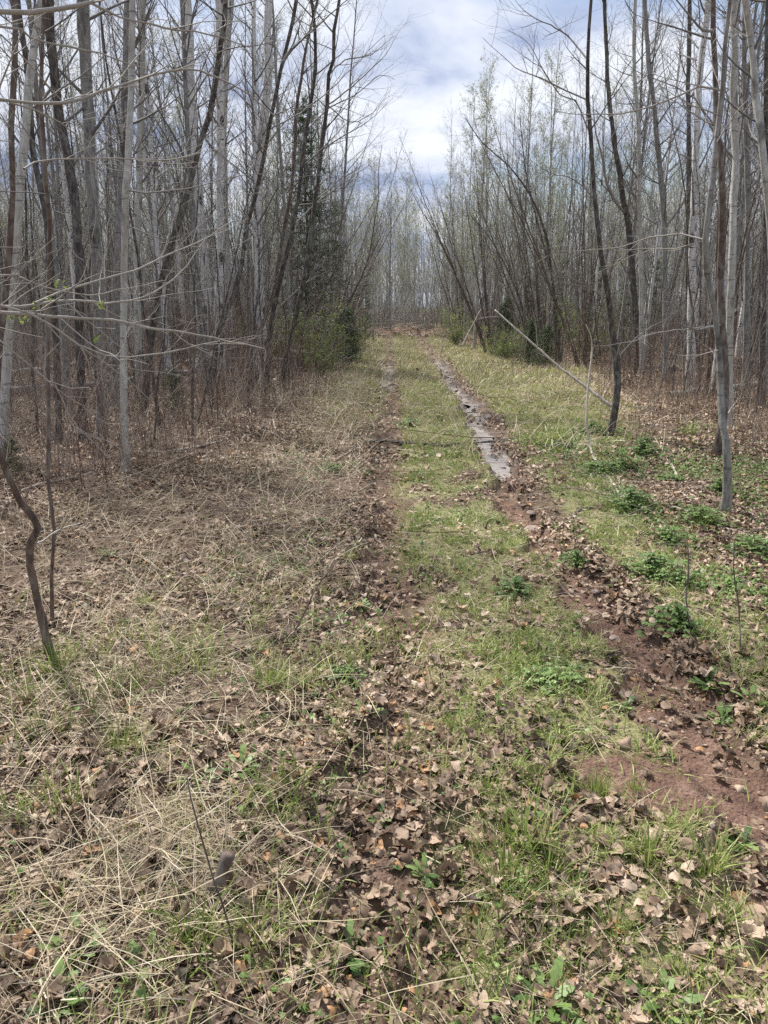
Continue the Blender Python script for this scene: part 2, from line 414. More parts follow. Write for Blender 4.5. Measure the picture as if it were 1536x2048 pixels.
# ---------------------------------------------------------------- scatter helpers
def scatter(dens, x0, x1, y0, y1, rng, dmax):
    if x0 < -1: x0 -= 0.9
    if x1 > 1.5: x1 += 0.9
    if y0 < 1: y0 = 0.45
    n = int((x1 - x0) * (y1 - y0) * dmax)
    x = rng.uniform(x0, x1, n); y = rng.uniform(y0, y1, n)
    k = rng.random(n) * dmax < dens(x, y)
    x, y = x[k], y[k]
    inview = (np.abs(x) < 0.52 * (y * 1.0 + 0.45) + 1.1)
    return x[inview], y[inview]
def tri_strip(P, W, side):
    """P (N,n,3) W(N,n) side(N,3) -> flat ribbons"""
    Nn, n, _ = P.shape
    s = side[:, None, :] * W[..., None]
    V = np.stack([P - s, P + s], 2)
    a = np.arange(n - 1)
    q = np.stack([2 * a, 2 * a + 1, 2 * a + 3, 2 * a + 2], 1)
    Q = (q[None] + (np.arange(Nn) * n * 2)[:, None, None]).reshape(-1, 4)
    return V.reshape(-1, 3), Q

# ---- dead leaves
def leaves(x, y, L0, L1, nu, nv, rng, lift, tilt=12, crump=0.25):
    n = len(x)
    Ln = rng.uniform(L0, L1, n); Wd = Ln * rng.uniform(0.6, 1.0, n)
    u = np.linspace(-1, 1, nu); v = np.linspace(0, 1, nv)
    prof = np.interp(v, [0, 0.08, 0.3, 0.6, 0.85, 1], [0.25, 0.75, 1.0, 0.92, 0.6, 0.10])
    U, Vv = np.meshgrid(u, v)
    sk = rng.normal(0, 0.16, (n, nv, 2)); sk[:, 0] *= 0.3; sk[:, -1] *= 0.3
    pw = rng.uniform(0.6, 1.5, n)
    pr = (prof[None, :] ** pw[:, None])[:, :, None] * (1 + np.where(U[None] < 0, sk[..., :1], sk[..., 1:]))
    X = U[None] * pr * (Wd / 2)[:, None, None] + (rng.normal(0, 0.12, n)[:, None] * np.sin(v * 3.1)[None])[:, :, None] * Ln[:, None, None]
    edge = (np.abs(U) > 0.9)[None]
    X = X * (1 + edge * rng.normal(-0.03, 0.13, (n, nv, nu))) + rng.normal(0, 0.035, (n, nv, nu)) * Ln[:, None, None]
    Y = (Vv[None] - 0.5) * Ln[:, None, None] + rng.normal(0, 0.05, (n, nv, nu)) * Ln[:, None, None]
    fold = rng.normal(0.10, 0.20, n)[:, None, None]; curl = rng.normal(0.3, 0.5, n)[:, None, None]; tw = rng.normal(0, 0.35, n)[:, None, None]
    Z = Ln[:, None, None] * (fold * np.abs(U)[None] * prof[None, :, None] + curl * (Vv[None] - 0.5) ** 2 * 2 + tw * (Vv[None] - 0.5) * U[None] * prof[None, :, None])
    Z = Z + rng.normal(0, 0.042, (n, nv, nu)) * Ln[:, None, None]
    P = np.stack([X, Y, Z], -1).reshape(n, -1, 3)
    az = rng.uniform(0, 2 * math.pi, n); tx = np.radians(rng.normal(0, tilt, n)); flip = rng.random(n) < 0.5
    P[flip, :, 2] *= -1
    c, s = np.cos(tx)[:, None], np.sin(tx)[:, None]
    y2 = P[..., 1] * c - P[..., 2] * s; z2 = P[..., 1] * s + P[..., 2] * c
    ty = np.radians(rng.normal(0, tilt * 0.7, n)); c, s = np.cos(ty)[:, None], np.sin(ty)[:, None]
    x2 = P[..., 0] * c + z2 * s; z2 = -P[..., 0] * s + z2 * c
    c, s = np.cos(az)[:, None], np.sin(az)[:, None]
    X = x2 * c - y2 * s; Y = x2 * s + y2 * c
    zb = H(x, y) + rng.random(n) ** 1.6 * lift + 0.004
    zmin = z2.min(1)
    Z = z2 + (zb - np.maximum(zmin, -0.012) )[:, None] - 0.004
    V = np.stack([X + x[:, None], Y + y[:, None], Z], -1).reshape(-1, 3)
    q = (np.arange(nv - 1)[:, None] * nu + np.arange(nu - 1)[None]).ravel()
    q = np.stack([q, q + 1, q + nu + 1, q + nu], 1)
    Q = (q[None] + (np.arange(n) * nu * nv)[:, None, None]).reshape(-1, 4)
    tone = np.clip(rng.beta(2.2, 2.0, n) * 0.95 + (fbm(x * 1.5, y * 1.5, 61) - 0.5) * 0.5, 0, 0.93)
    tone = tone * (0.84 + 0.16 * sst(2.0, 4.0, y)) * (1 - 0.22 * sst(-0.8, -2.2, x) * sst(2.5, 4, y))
    tone = np.where(rng.random(n) < 0.03, 1.0, tone)
    return V, Q, np.repeat(tone, nu * nv)
def leaf_dens(x, y, base):
    ml, mr = rut_masks(x, y); pm = patch_mask(x, y)
    d = base * (0.25 + 1.2 * sst(0.3, 0.65, fbm(x * 1.3, y * 1.3, 71)))
    d = d * (1 - 0.72 * mr) * (1 - 0.95 * pm) * (1 - 0.62 * ml) * (1 - np.clip(turf_f(x, y), 0, 1) * (0.66 + 0.22 * sst(3, 5, y)))
    d = d + base * 0.5 * (1 - sst(1.9, 2.7, y)) * (np.abs(x - 0.1) < 0.5)
    d = d * (1 - 0.35 * sst(0.2, -0.5, x)) + base * 0.45 * (1 - sst(1.7, 2.5, y)) * (x > 0.3) * (1 - 0.8 * pm)
    d = d * np.where((y > 9) & (x > -0.9) & (x < 3.0), 0.35, 1)
    return d
r1 = np.random.default_rng(11)
A = Acc()
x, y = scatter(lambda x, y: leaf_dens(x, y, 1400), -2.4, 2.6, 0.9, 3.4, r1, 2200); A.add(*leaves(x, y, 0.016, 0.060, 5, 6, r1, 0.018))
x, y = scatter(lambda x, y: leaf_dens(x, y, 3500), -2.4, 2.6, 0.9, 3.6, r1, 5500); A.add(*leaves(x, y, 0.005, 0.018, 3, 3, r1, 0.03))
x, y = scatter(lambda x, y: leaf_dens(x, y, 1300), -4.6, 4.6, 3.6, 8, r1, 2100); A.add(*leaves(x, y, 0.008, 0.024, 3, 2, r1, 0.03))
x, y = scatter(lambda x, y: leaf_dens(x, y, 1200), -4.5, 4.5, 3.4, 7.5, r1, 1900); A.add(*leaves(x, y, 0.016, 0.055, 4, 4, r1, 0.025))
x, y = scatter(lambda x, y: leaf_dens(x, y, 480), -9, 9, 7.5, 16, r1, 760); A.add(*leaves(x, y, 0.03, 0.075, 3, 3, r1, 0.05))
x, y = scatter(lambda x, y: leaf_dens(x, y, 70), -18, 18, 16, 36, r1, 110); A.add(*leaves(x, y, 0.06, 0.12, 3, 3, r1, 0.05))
o = link('leaf_litter', A.me('leaf_litter', M['leaf'])); tag(o, 'brown and pale tan fallen leaves covering the track and forest floor', 'leaf litter', kind='stuff')

# ---- straw
def blades(x, y, L0, L1, W0, W1, rng, lean0, lean1, n=5, droop=1.2, azf=None, zoff=0.0, tone=None, jit=0.16):
    m = len(x)
    Ln = rng.uniform(L0, L1, m); az = rng.uniform(0, 2 * math.pi, m) if azf is None else azf
    th = np.radians(rng.uniform(lean0, lean1, m))         # from vertical
    P = [np.stack([x, y, H(x, y) + zoff * rng.random(m) - 0.004], 1)]
    for k in range(n - 1):
        d = np.stack([np.sin(th) * np.cos(az), np.sin(th) * np.sin(az), np.cos(th)], 1)
        P.append(P[-1] + d * (Ln / (n - 1))[:, None])
        th = th + rng.normal(droop / n, jit, m); th = np.clip(th, 0, 1.75); az = az + rng.normal(0, jit, m) + (rng.random(m) < 0.06) * rng.normal(0, 0.9, m)
    P = np.stack(P, 1)
    gz = H(P[..., 0], P[..., 1]) + 0.004
    P[..., 2] = np.maximum(P[..., 2], gz)
    W = rng.uniform(W0, W1, m)[:, None] * np.interp(np.arange(n) / (n - 1), [0, 0.3, 0.75, 1], [0.8, 1, 0.8, 0.15])[None] / 2
    sa = az + math.pi / 2 + rng.normal(0, 0.5, m)
    side = np.stack([np.cos(sa), np.sin(sa), rng.normal(0, 0.5, m)], 1); side /= np.linalg.norm(side, axis=1, keepdims=True)
    V, Q = tri_strip(P, W, side)
    tn = rng.beta(2, 2, m) if tone is None else tone
    return V, Q, np.repeat(tn, n * 2)
def straw_dens(x, y, base):
    ml, mr = rut_masks(x, y)
    left = sst(0.25, -0.45, x)
    left = 1 - sst(-0.6, 0.1, x)
    d = left * (0.35 + 0.75 * sst(0.38, 0.66, fbm(x * 1.6, y * 1.6, 81))) * (1 - 0.45 * sst(-1.6, -3.0, x))
    right = sst(1.7, 2.4, x) * 0.35 * sst(0.4, 0.6, fbm(x * 0.9, y * 0.9, 82))
    mid = 0.32 * turf_f(x, y) + 0.05
    return base * (1 + 0.7 * (x < -0.5) * (y < 2.3)) * np.maximum(np.maximum(d, right), mid) * (1 - 0.8 * mr) * (1 - 0.5 * ml) * (1 - 0.95 * patch_mask(x, y))
r2 = np.random.default_rng(12)
A = Acc()
x, y = scatter(lambda x, y: straw_dens(x, y, 1150), -2.6, 0.3, 0.9, 3.6, r2, 2600); A.add(*blades(x, y, 0.05, 0.34, 0.0012, 0.0038, r2, 55, 90, 6, 0.4, zoff=0.04, jit=0.06))
x, y = scatter(lambda x, y: straw_dens(x, y, 3200), -2.6, 0.4, 0.9, 4.0, r2, 5000); A.add(*blades(x, y, 0.02, 0.11, 0.001, 0.003, r2, 70, 90, 4, 0.3, zoff=0.03, jit=0.08, tone=r2.beta(1.6, 2.2, len(x))))
x, y = scatter(lambda x, y: straw_dens(x, y, 2400), 0.3, 2.6, 0.9, 3.6, r2, 2400); A.add(*blades(x, y, 0.04, 0.20, 0.001, 0.0026, r2, 60, 90, 5, 0.5, zoff=0.02, jit=0.08))
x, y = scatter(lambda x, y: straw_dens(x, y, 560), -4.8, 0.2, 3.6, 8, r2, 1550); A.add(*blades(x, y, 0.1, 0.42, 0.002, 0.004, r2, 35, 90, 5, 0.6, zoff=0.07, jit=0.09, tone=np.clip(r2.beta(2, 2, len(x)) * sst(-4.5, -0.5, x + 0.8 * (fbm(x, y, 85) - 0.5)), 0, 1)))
x, y = scatter(lambda x, y: straw_dens(x, y, 2000), 0.2, 4.8, 3.6, 8, r2, 2000); A.add(*blades(x, y, 0.04, 0.2, 0.0015, 0.0035, r2, 60, 90, 4, 0.6, zoff=0.02, jit=0.09))
x, y = scatter(lambda x, y: straw_dens(x, y, 260) * (1 - 0.6 * sst(-0.9, -1.8, x)), -9, 9, 8, 16, r2, 440); A.add(*blades(x, y, 0.15, 0.55, 0.004, 0.007, r2, 15, 85, 4, 0.9, zoff=0.06))
x, y = scatter(lambda x, y: np.where((x > -1.8) & (x < 5), 200, 40) * (1 - rut_masks(x, y)[1]), -14, 14, 16, 36, r2, 200); A.add(*blades(x, y, 0.10, 0.3, 0.008, 0.014, r2, 15, 85, 3, 0.9, tone=None))
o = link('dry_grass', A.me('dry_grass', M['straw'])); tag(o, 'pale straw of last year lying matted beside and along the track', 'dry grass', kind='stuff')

# ---- green grass
def green_dens(x, y, base):
    ml, mr = rut_masks(x, y)
    g = turf_f(x, y) * (1 + 0.3 * (x > 1.5)) * (0.5 + 0.5 * sst(1.8, 2.6, y)); sp = 0.5 * sst(0.36, 0.56, fbm(x * 2, y * 2, 91)) * (1 - sst(4, 7, y)) * (1 - sst(-0.9, -2.2, x))
    cl = sst(0.42, 0.62, fbm(x * 6, y * 6, 93))
    return base * (g * (0.10 + 1.35 * cl) * (0.5 + 0.9 * sst(0.35, 0.6, fbm(x * 2.6, y * 2.6, 97))) + sp * cl) * (1 - 0.85 * mr) * (1 - 0.6 * ml) * (1 - 0.9 * patch_mask(x, y))
r3 = np.random.default_rng(13)
def gtone(x, y, rng): return np.clip(0.45 * rng.random(len(x)) + 0.25 + 0.9 * (fbm(x * 1.4, y * 1.4, 95) - 0.42) + 0.45 * (rng.random(len(x)) < 0.14), 0, 1)
A = Acc()
x, y = scatter(lambda x, y: green_dens(x, y, 6500), -2.2, 2.4, 0.9, 3.6, r3, 9000); A.add(*blades(x, y, 0.025, 0.10, 0.002, 0.006, r3, 5, 60, 4, 1.0, tone=gtone(x, y, r3)))
x, y = scatter(lambda x, y: green_dens(x, y, 4600), -3.6, 4.2, 3.6, 8, r3, 6300); A.add(*blades(x, y, 0.02, 0.08, 0.003, 0.007, r3, 5, 60, 3, 1.0, tone=gtone(x, y, r3)))
x, y = scatter(lambda x, y: green_dens(x, y, 2000), -3.6, 6, 8, 16, r3, 2800); A.add(*blades(x, y, 0.03, 0.09, 0.006, 0.012, r3, 5, 60, 3, 1.0, tone=gtone(x, y, r3)))
x, y = scatter(lambda x, y: green_dens(x, y, 560), -3.6, 6, 16, 37, r3, 800); A.add(*blades(x, y, 0.05, 0.12, 0.012, 0.024, r3, 5, 60, 3, 1.0, tone=gtone(x, y, r3)))
x, y = scatter(lambda x, y: 1500 * sst(0.52, 0.66, 0.5 * fbm(x * 2, y * 2, 121) + 0.5 * fbm(x * 6, y * 6, 122)) * (x < 0.1) * (1 - sst(3.2, 4.5, y)), -2.2, 0.1, 0.9, 4.5, r3, 1500); A.add(*blades(x, y, 0.06, 0.20, 0.002, 0.007, r3, 2, 40, 5, 0.7, tone=0.75 * gtone(x, y, r3)))
o = link('green_grass', A.me('green_grass', M['grass'])); tag(o, 'short new green grass between the wheel ruts and on the right verge', 'grass', kind='stuff')

r8 = np.random.default_rng(18)
A = Acc()
def sprout_dens(x, y, base):
    right = sst(1.5, 1.9, x - 0.15 * (y > 4)) * (1 - sst(3.4, 5.0, x)) * sst(0.46, 0.60, 0.6 * fbm(x * 1.2, y * 1.2, 111) + 0.4 * fbm(x * 5, y * 5, 112) + 0.03)
    rest = 0.45 * sst(0.55, 0.66, 0.5 * fbm(x * 2.2, y * 2.2, 113) + 0.5 * fbm(x * 7, y * 7, 114)) * (x > -1.3)
    return base * np.maximum(right, rest) * (1 - 0.9 * rut_masks(x, y)[1]) * (1 - patch_mask(x, y)) * (1 - 0.7 * rut_masks(x, y)[0])
def sprouts(x, y, a, b, rng, lift):
    V, Q, _ = leaves(x, y, a, b, 3, 4, rng, lift, tilt=26)
    return V, Q, np.repeat(np.clip(0.5 * rng.random(len(x)) + 1.1 * (fbm(x * 2.5, y * 2.5, 115) - 0.25), 0, 1), 12)
x, y = scatter(lambda x, y: sprout_dens(x, y, 1500), -2.2, 2.6, 0.9, 3.6, r8, 1500); A.add(*sprouts(x, y, 0.008, 0.030, r8, 0.04))
x, y = scatter(lambda x, y: sprout_dens(x, y, 1300), -2.2, 5, 3.6, 10, r8, 1300); A.add(*sprouts(x, y, 0.012, 0.036, r8, 0.06))
o = link('ground_sprouts', A.me('ground_sprouts', M['plant'])); tag(o, 'fresh small green weed leaves spreading over the right verge and the track', 'weeds', kind='stuff')

# ---- fallen twigs on the floor + gravel
r4 = np.random.default_rng(14)
A = Acc()
def flat_twigs(x, y, L0, L1, R0, R1, rng, n=5):
    m = len(x); az = rng.uniform(0, 6.28, m); Ln = rng.uniform(L0, L1, m)
    P = [np.stack([x, y, H(x, y) + 0.012 + rng.random(m) * 0.03], 1)]
    for k in range(n - 1):
        az = az + rng.normal(0, 0.22, m)
        q = P[-1] + np.stack([np.cos(az), np.sin(az), rng.normal(0.05, 0.12, m)], 1) * (Ln / (n - 1))[:, None]
        q[:, 2] = np.maximum(q[:, 2], H(q[:, 0], q[:, 1]) + 0.008); P.append(q)
    P = np.stack(P, 1)
    return P, rng.uniform(R0, R1, m)[:, None] * np.linspace(1, 0.35, n)[None]
x = r4.normal(1.0, 1.3, 110); y = r4.normal(36.2, 0.7, 110); P, R = flat_twigs(x, y, 0.4, 1.6, 0.006, 0.02, r4); P[..., 2] += 0.25 * r4.random((len(P), 1)); A.tub(P, R, 3, 0.35 + 0.6 * r4.random(len(P)))
for (xa, xb, ya, yb, dn, l0, l1, a0, a1) in ((-2.6, 2.6, 0.9, 4, 22, 0.1, 0.55, 0.0009, 0.003), (-5, 5, 4, 9, 16, 0.2, 1.0, 0.0015, 0.0045), (-11, 11, 9, 20, 5, 0.4, 1.8, 0.003, 0.009)):
    x, y = scatter(lambda x, y: dn * (0.35 + 1.0 * (x < -0.3) + 0.5 * (x > 1.9)) * (1 - patch_mask(x, y)), xa, xb, ya, yb, r4, dn * 1.4)
    P, R = flat_twigs(x, y, l0, l1, a0, a1, r4); A.tub(P, R, 3, r4.random(len(P)))
o = link('fallen_twigs', A.me('fallen_twigs', M['brush'])); tag(o, 'thin broken grey twigs scattered over the leaf litter', 'twigs', kind='stuff')

def pebble_mesh(x, y, s, rng, sink=0.35):
    base = np.array([[0, 0, 1], [1, 0, 0], [.3, .95, 0], [-.8, .6, 0], [-.8, -.6, 0], [.3, -.95, 0], [0, 0, -1]], float)
    T = [[0, 1, 2], [0, 2, 3], [0, 3, 4], [0, 4, 5], [0, 5, 1], [6, 2, 1], [6, 3, 2], [6, 4, 3], [6, 5, 4], [6, 1, 5]]
    m = len(x); B = base[None] * s[:, None, None] * rng.uniform(0.6, 1.3, (m, 1, 3)) + rng.normal(0, 0.15, (m, 7, 3)) * s[:, None, None]
    B[..., 2] *= 0.6; az = rng.uniform(0, 6.28, m); c, q = np.cos(az)[:, None], np.sin(az)[:, None]
    V = np.stack([B[..., 0] * c - B[..., 1] * q + x[:, None], B[..., 0] * q + B[..., 1] * c + y[:, None], B[..., 2] + (H(x, y) + s * (0.3 - sink))[:, None]], -1)
    return V.reshape(-1, 3), (np.array(T)[None] + (np.arange(m) * 7)[:, None, None]).reshape(-1, 3)
x, y = scatter(lambda x, y: 2600 * np.maximum(rut_masks(x, y)[1], 0.5 * patch_mask(x, y)) + 60 * rut_masks(x, y)[0], -0.3, 2.2, 1.0, 7.5, r4, 2600)
V, T = pebble_mesh(x, y, 0.0018 + 0.006 * r4.random(len(x)) ** 4, r4)
m_, t_, b_ = newmat('gravel', 0.9, 0.2); c_ = ramp(t_, noise(t_, 30, 3, objvec(t_)), [(0.3, (0.10, 0.05, 0.04)), (0.6, (0.21, 0.13, 0.105)), (0.8, (0.36, 0.28, 0.24))]); t_.links.new(c_, b_.inputs['Base Color'])
o = link('gravel', mesh('gravel', V, None, T, m_, None, False)); tag(o, 'small red brown gravel grains in the bare earth of the rut', 'gravel', kind='stuff')

# ---- standing brush
def brush(x, y, h0, h1, rr0, rr1, rng, lean=14, kids=3, name=None, tone=None):
    m = len(x); h = rng.uniform(h0, h1, m) * (0.45 + 1.1 * sst(0.3, 0.7, fbm(x * 0.7, y * 0.7, 131))) * np.where(rng.random(m) < 0.08, 1.5, 1.0); az = rng.uniform(0, 6.28, m); th = np.abs(np.radians(rng.normal(0, lean, m)))
    n = 5; P = [np.stack([x, y, H(x, y) - 0.02], 1)]
    for k in range(n - 1):
        d = np.stack([np.sin(th) * np.cos(az), np.sin(th) * np.sin(az), np.cos(th)], 1); P.append(P[-1] + d * (h / (n - 1))[:, None])
        th = th + rng.normal(0.03, 0.08, m); az = az + rng.normal(0, 0.3, m)
    P = np.stack(P, 1); R = rng.uniform(rr0, rr1, m)[:, None] * np.linspace(1, 0.3, n)[None]
    tn = rng.random(m) if tone is None else tone
    tn = np.clip(tn + 0.9 * (fbm(x * 0.5, y * 0.5, 133) - 0.45), 0, 1)
    out = [(P, R, tn)]
    if kids:
        C, CR = grow(P, R, kids, 0.3, 0.98, 38, 0.32 * (h0 + h1) / 2, 4, 0.3, 0.14, rng, 0.7, 0.3)
        out.append((C, CR, np.repeat(tn, kids)))
        C2, CR2 = grow(C, CR, 2, 0.3, 0.95, 38, 0.14 * (h0 + h1) / 2, 3, 0.2, 0.14, rng, 0.8, 0.3)
        out.append((C2, CR2, np.repeat(tn, kids * 2)))
    return out
def left_edge(y): return np.interp(y, [0, 5, 7, 9, 12, 20, 30, 38, 44, 60], [-3.0, -3.0, -2.6, -2.0, -1.7, -1.5, -1.3, -1.2, -0.6, 3])
def right_edge(y): return np.interp(y, [0, 6, 10, 14, 20, 24, 30, 38, 44, 60], [4.5, 4.2, 4.4, 4.8, 4.9, 4.2, 3.3, 2.8, 2.0, -3])
r5 = np.random.default_rng(15)
A = Acc()
def bd(x, y, base):
    l = (1 - sst(0, 0.9, x - left_edge(y) + (fbm(x, y, 101) - 0.5) * 1.0)); r = sst(-0.9, 0.2, x - right_edge(y) + (fbm(x, y, 102) - 0.5) * 1.5)
    return base * (l + 0.7 * r) * (0.15 + 1.15 * sst(0.36, 0.62, fbm(x * 0.9, y * 0.9, 104)))
x, y = scatter(lambda x, y: bd(x, y, 95), -8, 8, 6.0, 14, r5, 125)
for s_ in brush(x, y, 0.3, 1.25, 0.0018, 0.004, r5, 27, 3): A.tub(s_[0], s_[1], 3, s_[2])
x, y = scatter(lambda x, y: bd(x, y, 26), -18, 18, 13, 28, r5, 36)
for s_ in brush(x, y, 0.5, 1.6, 0.003, 0.007, r5, 16, 4, tone=r5.random(len(x)) * 0.75): A.tub(s_[0], s_[1], 3, s_[2])
x, y = scatter(lambda x, y: bd(x, y, 5), -26, 26, 28, 48, r5, 8)
for s_ in brush(x, y, 0.8, 2.4, 0.006, 0.012, r5, 14, 4, tone=r5.random(len(x)) * 0.5): A.tub(s_[0], s_[1], 3, s_[2])
FARB = []; n_ = 4200; y = r5.uniform(39, 58, n_); x = r5.uniform(-0.6, 0.6, n_) * y
for s_ in brush(x, y, 1.2, 4.2, 0.010, 0.022, r5, 12, 5, tone=0.2 + 0.6 * r5.random(len(x))): FARB.append(s_)
# sparse dry stalks on the right verge
x, y = scatter(lambda x, y: 9.0 * sst(2.2, 3.6, x), 2.0, 9, 6.5, 18, r5, 9.0)
for s_ in brush(x, y, 0.5, 1.3, 0.002, 0.004, r5, 7, 1, tone=0.4 + 0.6 * r5.random(len(x))): A.tub(s_[0], s_[1], 3, s_[2])
x, y = scatter(lambda x, y: 14 * (1 - sst(-1.0, -0.3, x)), -4, 0, 1.2, 6, r5, 14)
for s_ in brush(x, y, 0.15, 0.5, 0.001, 0.0022, r5, 35, 2): A.tub(s_[0], s_[1], 3, s_[2])
o = link('undergrowth', A.me('undergrowth', M['brush'])); tag(o, 'dense reddish brown dead stems and brambles under the trees', 'undergrowth', kind='stuff')

# ---------------------------------------------------------------- trees
def crown_of(P, R, rng, k1, L1, ang=55, t0=0.25, k2=5, k3=3, up=0.35, t1=0.99, L2=0.38, L3=0.4):
    """levels of branches on trunks P (N,m,3)"""
    C1, R1 = grow(P, R, k1, t0, t1, ang, L1, 7, up, 0.07, rng, 0.42, 0.2)
    R1 = np.maximum(R1, 0.0020)
    m1 = (np.linalg.norm(C1[:, -1] - C1[:, 0], axis=1)).mean()
    C2, R2 = grow(C1, R1, k2, 0.2, 0.98, 38, lambda t: m1 * L2, 5, 0.25, 0.10, rng, 0.6, 0.3)
    C3, R3 = grow(C2, R2, k3, 0.15, 0.98, 38, lambda t: m1 * L2 * L3, 4, 0.2, 0.10, rng, 0.75, 0.4)
    return C1, R1, C2, np.maximum(R2, 0.0013), C3, np.maximum(R3, 0.0010)
def buds(C, rng, size, per=2):
    Nn, m, _ = C.shape
    p = C[:, 1:, :].reshape(-1, 3)
    p = np.repeat(p, per, 0) + rng.normal(0, size * 0.8, (len(p) * per, 3))
    a = rng.normal(size=p.shape); a /= np.linalg.norm(a, axis=1, keepdims=True); b2 = np.cross(a, rng.normal(size=p.shape)); b2 /= np.linalg.norm(b2, axis=1, keepdims=True)
    s = size * rng.uniform(0.5, 1.2, (len(p), 1))
    V = np.stack([p - a * s, p + b2 * s * 0.5, p + a * s, p - b2 * s * 0.5], 1).reshape(-1, 3)
    Q = np.arange(len(V)).reshape(-1, 4)
    return V, Q, np.repeat(rng.random(len(p)), 4)

def wiggle_trunk(h, r, rng, n=14, wig=0.02, lean=0.03):
    t = np.linspace(0, 1, n); az = rng.uniform(0, 6.28)
    P = np.zeros((n, 3)); P[:, 2] = t * h
    P[:, 0] = np.cos(az) * lean * h * t ** 1.4 + np.cumsum(rng.normal(0, wig * h / n, n)) ; P[:, 1] = np.sin(az) * lean * h * t ** 1.4 + np.cumsum(rng.normal(0, wig * h / n, n))
    P[:, :2] -= P[0, :2]
    R = r * (1 - 0.88 * t ** 1.1); R[0] *= 1.25
    P[0, 2] = -0.15
    return P, R

PROTO = {}
def proto_tree(kind, i, h, r, barkm, rng, k1=42, L1=1.0, ang=42, t0=0.2, k2=5, k3=3, bud=0, stems=1, fan=0.0, twig='twig', wig=0.02, t1=0.99, up=0.35, lean=0.03):
    tr = Acc(); cr_ = Acc(); bd_ = Acc()
    for s in range(stems):
        P, R = wiggle_trunk(h * rng.uniform(0.75, 1.05) if stems > 1 else h, r * rng.uniform(0.6, 1.1) if stems > 1 else r, rng, wig=wig, lean=lean)
        if stems > 1:
            az = rng.uniform(0, 6.28); f = fan * rng.uniform(0.5, 1.2); tt = np.linspace(0, 1, len(P))
            off = h * f * tt ** 1.25
            P[:, 0] += np.cos(az) * (off + 0.12); P[:, 1] += np.sin(az) * (off + 0.12)
        tr.tub(P[None], R[None], 7, np.array([0.5]))
        ln = lambda t: L1 * (1.15 - 0.75 * t) * np.where(t < 0.35, 0.65, 1.0)
        C = crown_of(P[None], R[None], rng, k1, ln, ang, t0, k2, k3, up, t1)
        cr_.tub(C[0], C[1], 4, 0.3 + 0.4 * rng.random(len(C[0]))); cr_.tub(C[2], C[3], 3, rng.random(len(C[2]))); cr_.tub(C[4], C[5], 3, rng.random(len(C[4])))
        if bud: bd_.add(*buds(C[4] if len(C[4]) else C[2], rng, bud, 1))
    d = {'trunk': tr.me(kind + '_trunk', M[barkm]), 'branches': cr_.me(kind + '_branches', M[twig])}
    if bud: d['young_leaves'] = bd_.me(kind + '_young_leaves', M['bud'])
    PROTO.setdefault(kind, []).append(d)

def conifer(kind, h, rb, rng, needle='needle', dens=1.0, tip=0.25, nlen=0.035, r=None, droop=-0.15, power=0.8):
    n = 12; P = np.zeros((n, 3)); P[:, 2] = np.linspace(-0.1, h, n); P[:, 0] = np.cumsum(rng.normal(0, 0.006 * h, n)); P[:, 0] -= P[0, 0]
    R = (r or h * 0.011) * (1 - 0.93 * np.linspace(0, 1, n))
    tr = Acc(); tr.tub(P[None], R[None], 7, np.array([0.3]))
    k = int(h * 26 * dens)
    C1, R1 = grow(P[None], R[None], k, 0.06, 0.995, 78, lambda t: rb * (1 - t) ** power * 1.0 + 0.06, 6, droop, 0.05, rng, 0.35, 0.3)
    if h > 5: C1[:, :, 2] -= (C1[:, 0:1, 2] % 0.42) * 0.8
    C2, R2 = grow(C1, R1, 7, 0.12, 0.98, 45, lambda t: rb * 0.28, 4, -0.05, 0.08, rng, 0.6, 0.4)
    br = Acc(); br.tub(C1, np.maximum(R1, 0.0015), 3, rng.random(len(C1))); br.tub(C2, np.maximum(R2, 0.001), 3, rng.random(len(C2)))
    nd_ = Acc()
    for C in (C1, C2):
        seg = C[:, 1:] - C[:, :-1]; reps = 5
        t = rng.random((C.shape[0], C.shape[1] - 1, reps, 1)); p = (C[:, :-1, None] + seg[:, :, None] * t).reshape(-1, 3)
        dd = np.repeat(seg / (np.linalg.norm(seg, axis=2, keepdims=True) + 1e-9), reps, 1).reshape(-1, 3)
        rv = rng.normal(size=p.shape); per = np.cross(dd, rv); per /= np.linalg.norm(per, axis=1, keepdims=True)
        tip_ = p + (dd * 0.6 + per) * nlen * rng.uniform(0.7, 1.3, (len(p), 1)); w_ = np.cross(dd, per) * nlen * 0.14
        V = np.stack([p - w_, p + w_, tip_ + w_ * 0.4, tip_ - w_ * 0.4], 1).reshape(-1, 3)
        nd_.add(V, np.arange(len(V)).reshape(-1, 4), np.repeat(rng.random(len(p)), 4))
    PROTO.setdefault(kind, []).append({'trunk': tr.me(kind + '_trunk', M['dark']), 'branches': br.me(kind + '_branches', M['twig']), 'needles': nd_.me(kind + '_needles', M[needle])})

rp = np.random.default_rng(21)
for i in range(4): proto_tree('aspen_tree', i, rp.uniform(10.0, 12.5), rp.uniform(0.04, 0.065), 'grey', rp, 50, 1.5, 42, 0.18, 6, 5)
for i in range(3): proto_tree('leafing_aspen', i, rp.uniform(9.5, 11.5), rp.uniform(0.035, 0.055), 'pale', rp, 50, 1.15, 36, 0.25, 6, 5, bud=0.024)
for i in range(3): proto_tree('birch_tree', i, rp.uniform(11.0, 13.0), rp.uniform(0.05, 0.08), 'birch', rp, 48, 1.6, 45, 0.2, 6, 5)
for i in range(3): proto_tree('alder_clump', i, rp.uniform(6.0, 7.5), 0.032, 'brown', rp, 20, 0.9, 36, 0.18, 4, 3, stems=6, fan=0.22, wig=0.05)
for i in range(3): proto_tree('slender_sapling', i, rp.uniform(5, 8), 0.024, 'dark', rp, 30, 0.8, 40, 0.15, 4, 3, wig=0.05, lean=0.08)
